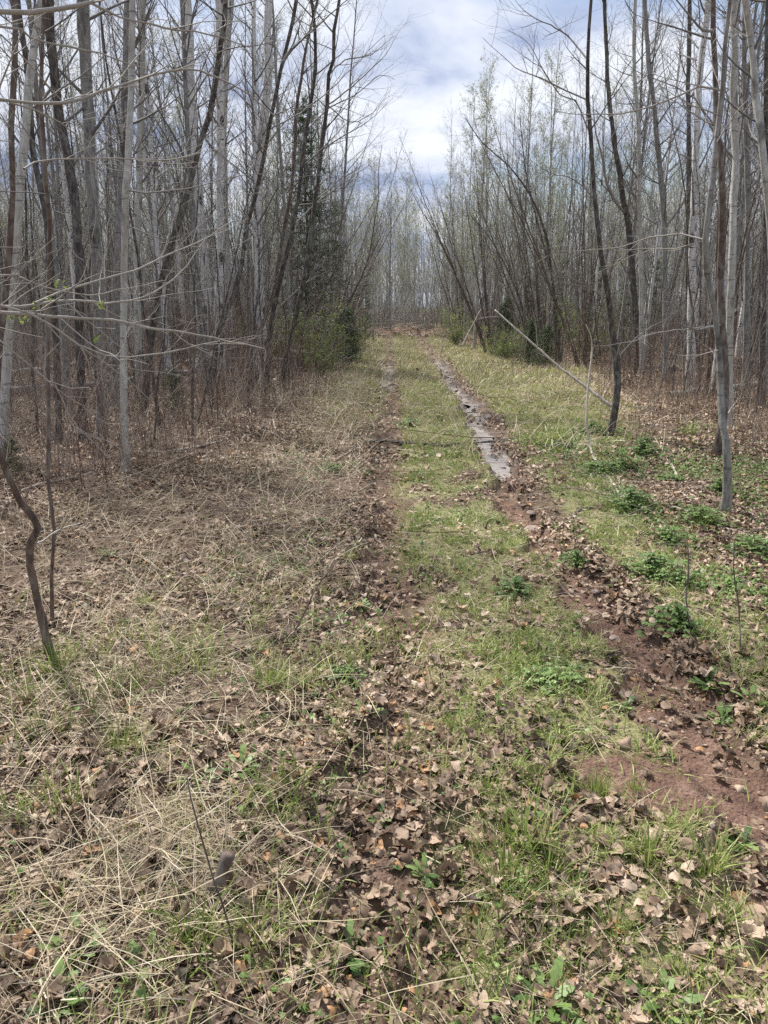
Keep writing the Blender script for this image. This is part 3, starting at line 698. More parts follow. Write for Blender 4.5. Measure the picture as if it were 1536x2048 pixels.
conifer('spruce_tree', 11.5, 2.5, rp, dens=0.8, nlen=0.085, power=0.85)
conifer('spruce_tree', 7.0, 1.5, rp, dens=0.5, nlen=0.06)
conifer('young_fir', 2.6, 1.0, rp, dens=2.2, nlen=0.045, droop=0.05, power=0.9)
conifer('young_fir', 1.8, 0.8, rp, dens=2.4, nlen=0.04, droop=0.1, power=0.9)

def plant_copy(kind, v, loc, rz, sc, label, cat, group, tilt=(0, 0)):
    d = PROTO[kind][v % len(PROTO[kind])]
    root = bpy.data.objects.new(kind, None); root.empty_display_size = 0.3
    COL.objects.link(root); root.location = loc; root.rotation_euler = (tilt[0], tilt[1], rz); root.scale = (sc, sc, sc)
    tag(root, label, cat, group)
    for k, me in d.items():
        o = bpy.data.objects.new(k, me); COL.objects.link(o); o.parent = root
    return root

# ---- hero trees, each with its own traced trunk
HEROES = []
def hero(kind, Y, pts, w0, w1, barkm, short, label, twig='twig', k1=30, L1=0.9, t0=0.3, cat='tree', top=10.5, limbs=(), yb=None, k2=5, k3=4, ang=50, group=None, up=0.35, ext=True, bend=0.0):
    """pts: pixels from the top of the picture down to the foot"""
    rng = np.random.default_rng(abs(hash((round(pts[0][0]), round(pts[-1][1]), Y * 10))) % 100000) if False else np.random.default_rng(int(pts[0][0] * 7 + pts[-1][1] * 13 + Y * 101))
    pts = list(reversed(pts))
    n = len(pts); P = []; R = []
    ph = rng.uniform(0, 6.28)
    for i, (a, b2) in enumerate(pts):
        Yi = Y + bend * i / n + 0.10 * math.sin(ph + i * 0.9) * (i > 0)
        p = at(a, b2, Yi); P.append(p)
    P = np.array(P)
    g0 = Hs(P[0][0], P[0][1])
    if P[0][2] > g0 + 0.03:                     # foot hidden in the picture: run it down to the ground
        d = P[0] - P[1]; d = d / max(1e-6, -d[2]) if d[2] < -1e-3 else np.array([0, 0, -1.0])
        k = P[0][2] - g0; q = P[0] + d * np.array([0.6, 0.6, 1]) * k; q[2] = Hs(q[0], q[1])
        P = np.vstack([q, P])
    foot = P[0].copy(); P[0][2] -= 0.06
    vis = len(P)
    ws = np.linspace(w0, w1, vis); R = np.array([rad(ws[i], P[i]) for i in range(vis)])
    if ext and P[-1][2] < top:                  # carry it on above the frame
        d = P[-1] - P[-2]; d /= np.linalg.norm(d); d = d * 0.5 + np.array([0, 0, 0.5]); d /= np.linalg.norm(d)
        k = max(2, int((top - P[-1][2]) / 0.9)); r_end = R[-1]
        for j in range(k):
            d = d + np.array([rng.normal(0, 0.07), rng.normal(0, 0.07), 0.03]); d /= np.linalg.norm(d)
            P = np.vstack([P, P[-1] + d * (top - P[vis - 1][2]) / k]); R = np.append(R, max(0.004, r_end * (1 - (j + 1) / (k + 0.3))))
    P, R = spline(P, R, 0.22); R = R.copy()
    R *= 1 + 0.07 * rng.normal(size=len(R)); R[0] *= 1.7; R[1] *= 1.18
    P[1:-1, :2] += rng.normal(0, 0.004, (len(P) - 2, 2))
    root = bpy.data.objects.new(kind, None); COL.objects.link(root); root.location = foot
    tag(root, label, cat, group)
    A = Acc(); A.tub((P - foot)[None], R[None], 10, np.array([0.5]))
    link('trunk', A.me('trunk', M[barkm]), root)
    A = Acc()
    for lb in limbs:                            # traced limbs: (pixels, y offsets from Y, width0, width1)
        lp, dy0, dy1, lw0, lw1 = lb
        q = np.array([at(a, b2, Y + dy0 + (dy1 - dy0) * i / (len(lp) - 1)) for i, (a, b2) in enumerate(lp)])
        lr = np.array([rad(lw0 * 0.85 + (lw1 * 0.4 - lw0 * 0.85) * i / (len(lp) - 1), q[i]) for i in range(len(lp))])
        j = np.argmin(np.linalg.norm(P - q[0], axis=1)); q[0] = P[j]
        q, lr = spline(q, lr, 0.12); q[1:-1] += rng.normal(0, 0.004, (len(q) - 2, 3))
        A = Acc(); A.tub((q - foot)[None], lr[None], 5, np.array([0.7]))
        c1, cr1 = grow((q - foot)[None], lr[None], max(4, int(len(q) * 0.6)), 0.12, 1.0, 38, 0.03 * Y + 0.15, 6, 0.15, 0.10, rng, 0.6, 0.3)
        A.tub(c1, np.maximum(cr1, 0.0009), 3, rng.random(len(c1)))
        c2, cr2 = grow(c1, cr1, 4, 0.2, 1.0, 38, 0.012 * Y + 0.08, 5, 0.1, 0.10, rng, 0.7, 0.4); A.tub(c2, np.maximum(cr2, 0.0009), 3, rng.random(len(c2)))
        link('limb', A.me('limb', M[twig]), root)
    A = Acc()
    C = crown_of((P - foot)[None], R[None], rng, k1, lambda t: L1 * (1.1 - 0.5 * t), ang, t0, k2, k3, up, 0.99)
    A.tub(C[0], C[1], 4, 0.2 + 0.5 * rng.random(len(C[0]))); A.tub(C[2], C[3], 3, rng.random(len(C[2]))); A.tub(C[4], C[5], 3, rng.random(len(C[4])))
    link('branches', A.me('branches', M[twig]), root)
    HEROES.append((short, foot, root, P))
    return root

G1 = 'young trees lining the left of the track'; G2 = 'young trees lining the right of the track'
hero('aspen_tree', 7.4, [(85, -10), (72, 80), (58, 180), (48, 300), (38, 400), (30, 500), (22, 620), (12, 760), (8, 900), (6, 985)], 20, 15, 'pale', 'the left edge aspen', 'pale grey aspen curving up to the right at the left picture edge', group=G1)
hero('alder_tree', 5.8, [(25, -10), (31, 60), (29, 140), (22, 250), (23, 380), (18, 500), (8, 620), (-8, 760), (-20, 1060)], 13, 11, 'brown', 'the reddish edge stem', 'reddish brown smooth stem standing left of all others at the left picture edge', group=G1)
hero('alder_tree', 9.0, [(98, -10), (100, 60), (108, 140), (120, 240), (135, 310), (146, 380), (153, 440), (158, 520), (160, 700), (168, 895)], 17, 19, 'dark', 'the thickest dark trunk', 'thickest dark trunk of the left cluster, bowed to the left at its top', group=G1)
hero('alder_tree', 8.6, [(38, 20), (52, 120), (60, 220), (66, 300), (80, 370), (92, 430), (100, 500), (105, 600), (112, 700), (118, 905)], 14, 11, 'dark', 'the crooked dark stem', 'dark crooked stem behind the pale edge aspen leaning left as it rises', group=G1)
hero('alder_tree', 3.75, [(86, 100), (82, 200), (86, 280), (92, 360), (95, 440), (98, 560), (95, 700), (97, 850), (96, 960), (108, 1060), (103, 1150), (104, 1240)], 7, 8, 'brown', 'the kinked near stem', 'thin brown near stem with a small kink low down behind the bent sapling', group=G1, k1=12, L1=0.5, top=6)
hero('aspen_tree', 9.4, [(164, -10), (169, 100), (173, 180), (177, 260), (181, 350), (188, 450), (193, 520), (199, 650), (205, 870)], 21, 22, 'grey', 'the broad grey trunk', 'broad straight grey aspen trunk between the dark cluster and the white front aspen', group=G1)
hero('aspen_tree', 7.15, [(267, -10), (264, 100), (262, 180), (260, 260), (257, 330), (252, 380), (250, 450), (248, 520), (247, 650), (248, 800), (251, 965)], 16, 12, 'pale', 'the front white aspen', 'slender near white aspen standing alone in front at left with its foot in dry grass', group=G1, k1=10,
     limbs=[([(258, 395), (290, 386), (350, 381), (410, 370), (480, 350), (540, 346)], 0, -0.5, 5, 2), ([(250, 458), (280, 462), (330, 477), (400, 460)], 0, -0.3, 4, 1.5)])
hero('aspen_tree', 11.8, [(256, -10), (252, 130), (248, 250), (245, 330), (241, 420), (236, 520), (230, 640), (226, 820)], 17, 16, 'grey', 'the half hidden grey trunk', 'dark grey aspen trunk half hidden just behind the front white aspen', group=G1)
hero('aspen_tree', 13.5, [(286, -10), (283, 150), (280, 300), (275, 450), (275, 600), (279, 790)], 15, 13, 'pale', 'the pale trunk beside the front aspen', 'straight pale aspen next to and behind the front white aspen on its right', group=G1)
hero('birch_tree', 16.5, [(372, -10), (378, 80), (378, 150), (385, 230), (390, 330), (395, 430), (398, 520), (403, 600), (408, 720)], 24, 19, 'birch', 'the thick knotty birch', 'thick white birch with many black knots, left of the two paired birches', group=G1, t0=0.45)
hero('alder_tree', 11.0, [(452, -10), (441, 90), (431, 160), (420, 230), (402, 280), (385, 345), (365, 420), (345, 480), (328, 540), (312, 620), (298, 720), (284, 835)], 13, 11, 'dark', 'the burled leaning stem', 'long dark stem leaning right across the thick knotty birch, with a burl halfway', group=G1)
hero('birch_tree', 17.5, [(438, -10), (438, 60), (440, 200), (441, 330), (441, 430), (442, 520), (438, 600), (441, 715)], 18, 15, 'birch', 'the left paired birch', 'slim white birch, the left and whiter one of the close pair', group=G1, t0=0.4)
hero('birch_tree', 20, [(464, -10), (456, 70), (453, 130), (448, 250), (450, 400), (456, 560), (462, 705)], 13, 12, 'pale', 'the right paired birch', 'greyer birch bowing right at its top, the right one of the close pair', group=G1, t0=0.4)
hero('birch_tree', 17.5, [(538, -10), (534, 60), (538, 120), (536, 160), (530, 220), (522, 280), (518, 340), (514, 430), (516, 520), (520, 600), (525, 715)], 20, 17, 'birch', 'the trackside birch', 'tall white birch nearest the left of the track with a double curve in its trunk', group=G1, t0=0.45)
hero('alder_tree', 12.0, [(594, -10), (576, 80), (561, 140), (550, 200), (537, 260), (523, 340), (508, 400), (495, 450), (482, 530), (466, 590), (447, 640), (433, 690), (424, 795)], 11, 7, 'dark', 'the stem crossing the trackside birch', 'dark thin stem slanting up right in front of the tall white birch', group=G1, bend=-0.6,
     limbs=[([(548, 150), (575, 110), (610, 75), (660, 30), (700, -5)], 0, -0.8, 6, 4), ([(540, 235), (600, 225), (660, 180), (720, 120), (770, 70)], 0, -1, 4, 2)])
hero('alder_tree', 14.5, [(622, -10), (630, 60), (631, 130), (622, 200), (612, 260), (604, 330), (596, 400), (580, 480), (562, 550), (547, 620), (540, 680), (534, 745), (530, 795)], 11, 6, 'dark', 'the forked dark stem', 'dark stem forking a metre above ground, left of the two beside the bright bush', group=G1, bend=-0.8,
     limbs=[([(545, 640), (562, 612), (585, 590), (612, 565), (660, 540)], 0, 0, 5, 2), ([(588, 450), (640, 400), (690, 365), (740, 330)], 0, -0.6, 4, 2), ([(612, 265), (660, 215), (710, 190), (760, 150), (790, 160)], 0, -0.8, 4, 1.5)])
hero('alder_tree', 14.5, [(680, -10), (668, 60), (667, 120), (657, 150), (655, 210), (642, 300), (631, 400), (620, 480), (609, 550), (599, 600), (583, 670), (573, 710), (566, 760), (563, 790)], 11, 6, 'dark', 'the dark stem beside the bright bush', 'dark clean stem leaning right, the nearer to the bright green bush of two', group=G1, bend=-0.8,
     limbs=[([(655, 205), (690, 185), (730, 150), (770, 110), (800, 60)], 0, -0.8, 4, 1.5), ([(657, 150), (690, 120), (740, 110), (790, 70)], 0, -0.8, 4, 1.5), ([(640, 310), (690, 270), (740, 240), (775, 205)], 0, -0.8, 3.5, 1.2), ([(630, 400), (680, 360), (730, 300), (770, 255)], 0, -0.6, 3.5, 1.2), ([(655, 215), (700, 245), (745, 225), (780, 180)], 0, -0.8, 3, 1)])
hero('alder_tree', 15.5, [(634, 0), (613, 90), (602, 160), (592, 230), (590, 280), (586, 350), (575, 420), (560, 500), (548, 580), (525, 650), (500, 710), (487, 780)], 9, 5, 'brown', 'the stem before the spruce', 'thin brown stem rising in front of the tall spruce at left', group=G1, bend=-0.5)
hero('alder_tree', 21, [(764, 290), (757, 340), (756, 400), (746, 460), (738, 510), (720, 560), (700, 600), (680, 640), (668, 700)], 5, 1, 'dark', 'the bowed thin stem', 'single thin stem bowed like a bow at the trackside end of the left trees', group=G1, ext=False, k1=22, L1=0.8)
hero('alder_tree', 9.6, [(1183, -10), (1177, 60), (1175, 120), (1176, 200), (1181, 270), (1184, 330), (1190, 400), (1196, 460), (1202, 510), (1210, 560), (1218, 600), (1225, 660), (1232, 720), (1235, 770), (1230, 820), (1220, 866)], 15, 6, 'dark', 'the tree by the leaning pole', 'slender dark tree with a bowed foot at the lower end of the leaning pole', group=G2, k1=20, bend=-0.6,
     limbs=[([(1177, 215), (1130, 180), (1080, 155), (1030, 135), (965, 75)], 0, -1.2, 4.5, 2), ([(1175, 115), (1135, 70), (1100, 50), (1060, 30), (1030, 0)], 0, -1.2, 4.5, 2), ([(1180, 275), (1150, 200), (1120, 190), (1080, 130), (1060, 90), (1015, 60)], 0, -1.4, 4, 1.5), ([(1195, 380), (1150, 360), (1100, 345), (1060, 320)], 0, -1, 4, 1.5), ([(1213, 590), (1180, 575), (1150, 560), (1110, 552)], 0, -0.8, 4, 2), ([(1228, 690), (1280, 668), (1330, 640), (1370, 610)], 0, -0.3, 3, 1)])
hero('alder_tree', 18.3, [(1209, -10), (1212, 80), (1215, 160), (1222, 230), (1231, 300), (1240, 350), (1246, 400), (1254, 430), (1259, 480), (1264, 540), (1270, 620), (1276, 700), (1281, 748)], 16, 7, 'dark', 'the black footed tree', 'dark tree with a black foot and a high fork, right of the leaning pole', group=G2, k1=20,
     limbs=[([(1252, 440), (1232, 405), (1212, 360), (1203, 310), (1190, 255), (1185, 190)], 0, -0.4, 8, 4), ([(1258, 420), (1266, 340), (1278, 260), (1290, 180), (1308, 90)], 0, -0.2, 6, 3)])
hero('aspen_tree', 18, [(1271, -10), (1268, 100), (1270, 170), (1275, 230), (1278, 300), (1278, 400), (1281, 500), (1284, 690)], 10, 7, 'pale', 'the thin pale aspen', 'thin pale aspen just behind the tree with the black foot', group=G2)
hero('aspen_tree', 17, [(1288, -10), (1293, 60), (1297, 120), (1303, 170), (1310, 230), (1316, 300), (1323, 370), (1328, 430), (1330, 560), (1332, 710)], 12, 9, 'grey', 'the grey aspen bowing left', 'grey aspen bowing left at its top in the middle of the right stand', group=G2)
hero('aspen_tree', 18.5, [(1379, -10), (1379, 80), (1376, 170), (1378, 250), (1378, 350), (1376, 450), (1376, 560), (1374, 700)], 11, 8, 'dark', 'the straight dark post like tree', 'perfectly straight thin dark tree left of the paired trunks at right', group=G2)
hero('birch_tree', 15.5, [(1417, -10), (1409, 70), (1400, 140), (1395, 200), (1392, 300), (1388, 400), (1385, 480), (1383, 600), (1382, 725)], 17, 14, 'birch', 'the right hand knotty birch', 'greyish white birch with dark patches leaning right above, at right', group=G2)
hero('alder_tree', 8.2, [(1427, -10), (1428, 60), (1430, 140), (1432, 200), (1433, 260), (1439, 300), (1443, 350), (1445, 420), (1443, 480), (1440, 560), (1443, 650), (1450, 760), (1448, 820), (1440, 880), (1436, 915)], 17, 9, 'brown', 'the near pair dark trunk', 'dark brown tree with mossless foot, behind and twined with the lichened near trunk', group=G2, k1=18,
     limbs=[([(1428, 92), (1405, 60), (1380, 35), (1345, -10)], 0, -0.5, 8, 6), ([(1433, 240), (1390, 200), (1330, 165), (1270, 140), (1215, 80)], 0, -0.8, 4, 2), ([(1443, 660), (1420, 655), (1395, 660), (1366, 650), (1356, 615), (1330, 585), (1302, 550)], 0, -0.4, 7, 3), ([(1366, 650), (1320, 665), (1270, 680), (1215, 690), (1190, 692)], -0.2, -0.8, 3.5, 2)])
hero('alder_tree', 5.85, [(1462, -10), (1449, 90), (1445, 180), (1438, 230), (1430, 290), (1425, 350), (1418, 420), (1412, 480), (1417, 550), (1431, 630), (1438, 700), (1441, 780), (1443, 840), (1450, 880), (1455, 930), (1456, 990), (1449, 1036)], 15, 8, 'grey', 'the lichened near trunk', 'nearest tree on the right, grey with lichen and a crook at knee height', group=G2, k1=16, twig='twigp',
     limbs=[([(1432, 165), (1400, 175), (1360, 190), (1300, 214), (1240, 228), (1180, 228), (1110, 222)], 0, 0.2, 6, 3), ([(1425, 240), (1385, 210), (1350, 190), (1310, 165)], 0, -0.4, 4, 1.5), ([(1420, 460), (1360, 468), (1300, 475), (1240, 495), (1190, 500), (1120, 502)], 0, 0.3, 4.5, 2), ([(1411, 505), (1350, 498), (1290, 498), (1230, 502)], 0, 0.2, 3.5, 2), ([(1440, 720), (1400, 710), (1360, 712), (1330, 700)], 0, -0.2, 3, 1), ([(1436, 270), (1480, 215), (1515, 180), (1545, 150)], 0, -0.3, 4, 2)])
hero('aspen_tree', 10, [(1469, -10), (1470, 100), (1468, 180), (1470, 260), (1472, 330), (1468, 400), (1466, 480), (1463, 560), (1460, 640), (1459, 760), (1457, 850)], 15, 14, 'pale', 'the pale ringed trunk', 'pale ringed aspen trunk rising right behind the two twined near trees', group=G2)
hero('aspen_tree', 9, [(1489, -10), (1500, 70), (1507, 130), (1510, 190), (1518, 240), (1525, 300), (1532, 380), (1541, 450), (1548, 600), (1552, 900)], 16, 14, 'pale', 'the smooth edge aspen', 'smooth pale aspen curving in from the right picture edge', group=G2)
hero('alder_tree', 12, [(1536, -10), (1534, 100), (1531, 200), (1533, 330), (1530, 450), (1528, 560), (1526, 660), (1524, 790)], 11, 9, 'dark', 'the dark right edge stem', 'dark straight stem at the right picture edge behind the smooth pale aspen', group=G2)
hero('aspen_tree', 14, [(1490, 0), (1488, 130), (1492, 260), (1496, 400), (1494, 520), (1492, 640), (1490, 740)], 12, 9, 'grey', 'the corner grey trunk', 'grey aspen filling the gap between the pale ringed trunk and the picture edge', group=G2)
hero('alder_tree', 21, [(930, 235), (965, 285), (1020, 335), (1060, 390), (1085, 450), (1100, 520), (1108, 600), (1113, 700)], 7, 1.2, 'dark', 'the arched stem', 'dark stem arching far left over the track from the right alder clump', group=G2, ext=False, k1=26, L1=1.0, bend=-1.5)
hero('alder_tree', 23, [(940, 430), (975, 470), (1010, 530), (1040, 600), (1052, 660), (1056, 705)], 6, 1.0, 'dark', 'the low leaning stem', 'short dark stem leaning left, with its foot left of the arched stem', group=G2, ext=False, k1=22, L1=1.0, bend=-1)
hero('alder_tree', 23, [(1040, 230), (1050, 330), (1068, 420), (1090, 500), (1112, 600), (1118, 695)], 7, 1.5, 'dark', 'the upright clump stem', 'dark upright stem growing from the foot of the arched stem', group=G2, ext=False, k1=26, L1=0.9)

# ---- near sapling with a bend at left
def stick(kind, pts, Ys, w0, w1, barkm, label, cat, twigs=0, group=None, L1=0.35, twig='twigp', step=0.06, sides=8, part='stem', tpart='twigs', ground_end=True, ground=()):
    q = np.array([gp(a, b2) + np.array([0, 0, 0.012]) if Yv is None else at(a, b2, Yv) for (a, b2), Yv in zip(pts, Ys)])
    r = np.array([rad(w0 + (w1 - w0) * i / (len(pts) - 1), q[i]) for i in range(len(pts))])
    q, r = spline(q, r, step); rng = np.random.default_rng(int(pts[0][0] * 3 + pts[0][1]))
    foot = q[0].copy(); gz = H(q[:, 0], q[:, 1]); q[:, 2] = np.maximum(q[:, 2], gz - 0.01)
    q[1:-1] += rng.normal(0, 0.0015, (len(q) - 2, 3)); r = r * (1 + 0.08 * rng.normal(size=len(r)))
    q = np.vstack([q, q[-1] + (q[-1] - q[-2]) * 0.03]); r = np.append(r, 0.0003)
    root = bpy.data.objects.new(kind, None); COL.objects.link(root); root.location = foot; tag(root, label, cat, group)
    A = Acc(); A.tub((q - foot)[None], r[None], sides, np.array([0.5])); link(part, A.me(part, M[barkm]), root)
    if twigs:
        A = Acc(); c1, cr1 = grow((q - foot)[None], r[None], twigs, 0.25, 1.0, 42, L1, 5, 0.1, 0.12, rng, 0.55, 0.3)
        c2, cr2 = grow(c1, cr1, 3, 0.2, 1.0, 40, L1 * 0.4, 4, 0.1, 0.12, rng, 0.7, 0.4)
        for c_, r_ in ((c1, cr1), (c2, cr2)):
            A.tub(c_, np.maximum(r_, 0.0007), 3, rng.random(len(c_)))
        link(tpart, A.me(tpart, M[twig]), root)
    return root
stick('bent_sapling', [(103, 1318), (97, 1295), (85, 1240), (70, 1180), (60, 1130), (61, 1085), (76, 1056), (68, 1038), (40, 1000), (18, 955), (-2, 905), (-40, 830), (-80, 740)],
      [None, 3.32, 3.3, 3.28, 3.25, 3.22, 3.2, 3.2, 3.15, 3.1, 3.05, 3.0, 2.95], 19, 10, 'brown', 'brown sapling with a sharp elbow and black foot at the left edge', 'sapling', 3, L1=0.22)

# ---- tree just outside the frame whose boughs hang in from the left
def edge_tree():
    rng = np.random.default_rng(77)
    foot = np.array([-2.35, 3.1, Hs(-2.35, 3.1)])
    root = bpy.data.objects.new('alder_tree', None); COL.objects.link(root); root.location = foot
    tag(root, 'near tree rooted past the left picture edge, its pale boughs hanging into view', 'tree')
    P = np.array([[0, 0, -0.1], [0.03, 0.02, 0.6], [-0.02, 0.05, 1.2], [0.05, 0.02, 1.9], [0.02, -0.03, 2.6], [0.1, 0.02, 3.5], [0.12, 0.06, 4.6], [0.2, 0.1, 6.0]])
    P, R = spline(P, np.linspace(0.055, 0.012, len(P)), 0.15)
    A = Acc(); A.tub(P[None], R[None], 9, np.array([0.5])); link('trunk', A.me('trunk', M['brown']), root)
    specs = [
        ([(0, 626), (70, 630), (130, 636), (225, 640), (285, 655), (345, 662), (395, 668), (460, 685), (526, 697)], 2.9, 3.3, 8, 2.5, 10),
        ([(0, 614), (60, 612), (110, 603), (190, 602), (205, 608), (260, 600), (310, 586), (345, 560), (375, 530), (410, 480)], 2.9, 3.4, 6, 2.5, 10),
        ([(0, 611), (60, 628), (110, 655), (160, 690), (210, 712), (260, 714), (330, 705), (400, 690), (440, 682)], 2.8, 3.2, 5, 2, 9),
        ([(70, 606), (100, 590), (200, 560), (270, 540), (340, 508), (400, 482), (470, 440)], 2.95, 3.5, 5, 2, 8),
        ([(110, 655), (170, 700), (230, 740), (280, 780), (300, 800)], 2.9, 3.1, 3, 1.2, 3),
        ([(96, 650), (122, 682), (108, 700), (90, 715), (88, 760)], 2.9, 2.9, 3, 1.5, 0),
        ([(160, 690), (178, 725), (182, 750), (200, 768)], 2.9, 2.95, 3, 1.5, 0),
        ([(190, 702), (203, 718), (204, 755), (208, 776)], 2.9, 2.95, 3, 1.5, 0),
        ([(0, 680), (30, 705), (60, 730), (100, 762), (140, 776), (180, 775)], 2.8, 3.0, 4, 1.5, 4),
        ([(110, 768), (128, 805), (140, 845), (156, 862), (200, 880)], 2.9, 3.0, 3, 1.2, 2),
        ([(0, 25), (60, 25), (120, 18), (180, 5), (215, -8)], 2.8, 3.0, 10, 8, 2),
        ([(180, 5), (240, 33), (300, 48), (360, 62), (420, 68), (500, 95)], 2.95, 3.3, 5, 2.5, 8),
        ([(0, 201), (60, 205), (130, 206), (180, 192), (240, 170), (300, 152), (370, 138), (430, 152), (500, 190), (560, 240)], 2.8, 3.4, 7, 2.5, 12),
        ([(0, 50), (60, 75), (140, 95), (200, 105), (260, 128), (330, 150)], 2.8, 3.2, 4.5, 2, 8),
        ([(20, 205), (70, 222), (120, 245), (150, 270), (180, 310), (240, 380)], 2.9, 3.2, 4, 1.5, 6),
        ([(48, 338), (70, 325), (110, 319), (160, 317), (230, 318), (330, 319), (400, 306)], 2.9, 3.3, 4.5, 2, 8),
        ([(0, 70), (30, 95), (60, 130), (100, 175), (140, 220), (175, 270)], 2.8, 3.1, 4, 1.5, 6),
        ([(0, 550), (40, 556), (90, 575), (180, 590), (260, 575), (330, 560)], 2.8, 3.3, 3.5, 1.5, 8),
        ([(0, 870), (22, 888), (20, 905)], 2.9, 3.0, 3, 2, 0),
    ]
    for (pp, y0, y1, w0, w1, kt) in specs:
        q = [at(a, b2, y0 + (y1 - y0) * i / (len(pp) - 1)) - foot for i, (a, b2) in enumerate(pp)]
        r = [rad(w0 + (w1 - w0) * i / (len(pp) - 1), q[i] + foot) for i in range(len(pp))]
        if pp[0][0] <= 0:
            zt = q[0][2] - 0.15; j = np.argmin(np.abs(P[:, 2] - zt))
            q = [P[j], (P[j] + q[0]) / 2 + np.array([0, 0, 0.03])] + q; r = [r[0] * 1.4, r[0] * 1.2] + r
        q, r = spline(q, r, 0.05); q[1:-1] += rng.normal(0, 0.0018, (len(q) - 2, 3)); r = r * (1 + 0.1 * rng.normal(size=len(r)))
        A = Acc(); A.tub(q[None], r[None], 7, np.array([0.6]))
        if kt:
            c1, cr1 = grow(q[None], r[None], kt, 0.2, 1.0, 38, 0.28, 6, 0.05, 0.12, rng, 0.6, 0.3); A.tub(c1, np.maximum(cr1, 0.0008), 4, rng.random(len(c1)))
            c2, cr2 = grow(c1, cr1, 3, 0.2, 1.0, 38, 0.12, 4, 0.05, 0.12, rng, 0.7, 0.4); A.tub(c2, np.maximum(cr2, 0.0006), 3, rng.random(len(c2)))
        link('bough', A.me('bough', M['twigp']), root)
    A = Acc(); C = crown_of(P[None], R[None], rng, 10, 0.7, 50, 0.55, 4, 3)
    A.tub(C[0], C[1], 4, rng.random(len(C[0]))); A.tub(C[2], C[3], 3, rng.random(len(C[2]))); A.tub(C[4], C[5], 3, rng.random(len(C[4])))
    link('branches', A.me('branches', M['twig']), root)
    # a few opening leaves
    A = Acc(); pts = [at(a, b2, 3.0) - foot for a, b2 in ((118, 568), (95, 603), (72, 610), (200, 612), (195, 680), (20, 632), (45, 640))]
    p = np.repeat(np.array(pts), 9, 0) + rng.normal(0, 0.009, (63, 3)); V = []
    for c_ in p:
        a = rng.normal(size=3); a /= np.linalg.norm(a); b2 = np.cross(a, rng.normal(size=3)); b2 /= np.linalg.norm(b2); s = 0.011
        V += [c_ - a * s, c_ + b2 * s * 0.45, c_ + a * s, c_ - b2 * s * 0.45]
    V = np.array(V); A.add(V, np.arange(len(V)).reshape(-1, 4), rng.random(len(V))); link('young_leaves', A.me('young_leaves', M['fresh']), root)
edge_tree()

# ---- background stands
def bg_label(p, look):
    px, py = proj(p)
    best = None
    for (short, foot, root, P) in HEROES:
        hx, hy = proj(foot + np.array([0, 0, 1.5])); d = abs(hx - px) + 3 * abs(foot[1] - p[1])
        if best is None or d < best[0]: best = (d, short, hx, foot)
    side = 'left' if px < best[2] else 'right'
    dy = p[1] - best[3][1]
    dep = 'behind' if 0 <= dy < 5 else ('in front of' if dy < 0 else ('well behind' if dy < 12 else 'far behind'))
    look = look.replace('tall aspen with tiny pale new leaves topping the skyline', 'tall skyline aspen').replace('tall bare grey aspen topping the skyline', 'tall bare skyline aspen')
    return f'{look} {dep} and {side} of {best[1]}'.replace('one of the paired birches','paired birch')
rb = np.random.default_rng(33)
cnt = 0; placed = []
LOOKS = {'aspen_tree': 'bare grey aspen', 'leafing_aspen': 'budding pale aspen', 'birch_tree': 'white barked birch', 'alder_clump': 'many stemmed alder clump', 'slender_sapling': 'slender dark sapling'}
PEND = []
def try_place(kind, x, y, mind, sc=1.0, tilt=(0, 0)):
    for (a, b2) in placed:
        if (a - x) ** 2 + (b2 - y) ** 2 < mind ** 2: return False
    placed.append((x, y))
    p = np.array([x, y, Hs(x, y)])
    cat = 'shrub' if kind == 'alder_clump' else 'tree'
    plant_copy(kind, int(rb.integers(0, 99)), p, rb.uniform(0, 6.28), sc, bg_label(p, LOOKS[kind]), cat, LOOKS[kind] + 's in the stand ' + ('left' if x < 0.7 else 'right') + ' of the track', tilt)
    return True
for (_, f_, _, _) in HEROES: placed.append((f_[0], f_[1]))
def inview(x, y, m=1.0): return abs(x) < 0.5 * y + m
KINDS = ['aspen_tree', 'birch_tree', 'leafing_aspen', 'slender_sapling']
tries = 0
counts = {}
def fill(n, y0, y1, kinds, probs, mind, sc0=0.85, sc1=1.1, extra=0.0):
    k = 0; t_ = 0
    while k < n and t_ < n * 40:
        t_ += 1
        y = rb.uniform(y0, y1); x = rb.uniform(-0.52 * y - 1.5, 0.52 * y + 1.5)
        if left_edge(y) - extra < x < right_edge(y) + extra: continue
        kd = rb.choice(kinds, p=probs)
        tl = (rb.normal(0, 0.03), rb.normal(0, 0.03))
        if try_place(kd, x, y, mind, rb.uniform(sc0, sc1), tl): k += 1
fill(22, 9.5, 15, ['aspen_tree', 'slender_sapling', 'alder_clump'], [0.4, 0.4, 0.2], 0.7, 0.8, 1.0, 0.8)
fill(66, 15, 24, ['aspen_tree', 'birch_tree', 'leafing_aspen', 'slender_sapling', 'alder_clump'], [0.32, 0.22, 0.1, 0.22, 0.14], 0.7, 0.8, 1.0, 0.5)
fill(100, 22, 36, ['aspen_tree', 'birch_tree', 'leafing_aspen', 'slender_sapling', 'alder_clump'], [0.32, 0.2, 0.22, 0.14, 0.12], 0.7, 0.8, 1.0, 0.2)
fill(80, 36, 52, ['aspen_tree', 'birch_tree', 'leafing_aspen'], [0.2, 0.25, 0.55], 0.8, 0.75, 0.95, 0.0)
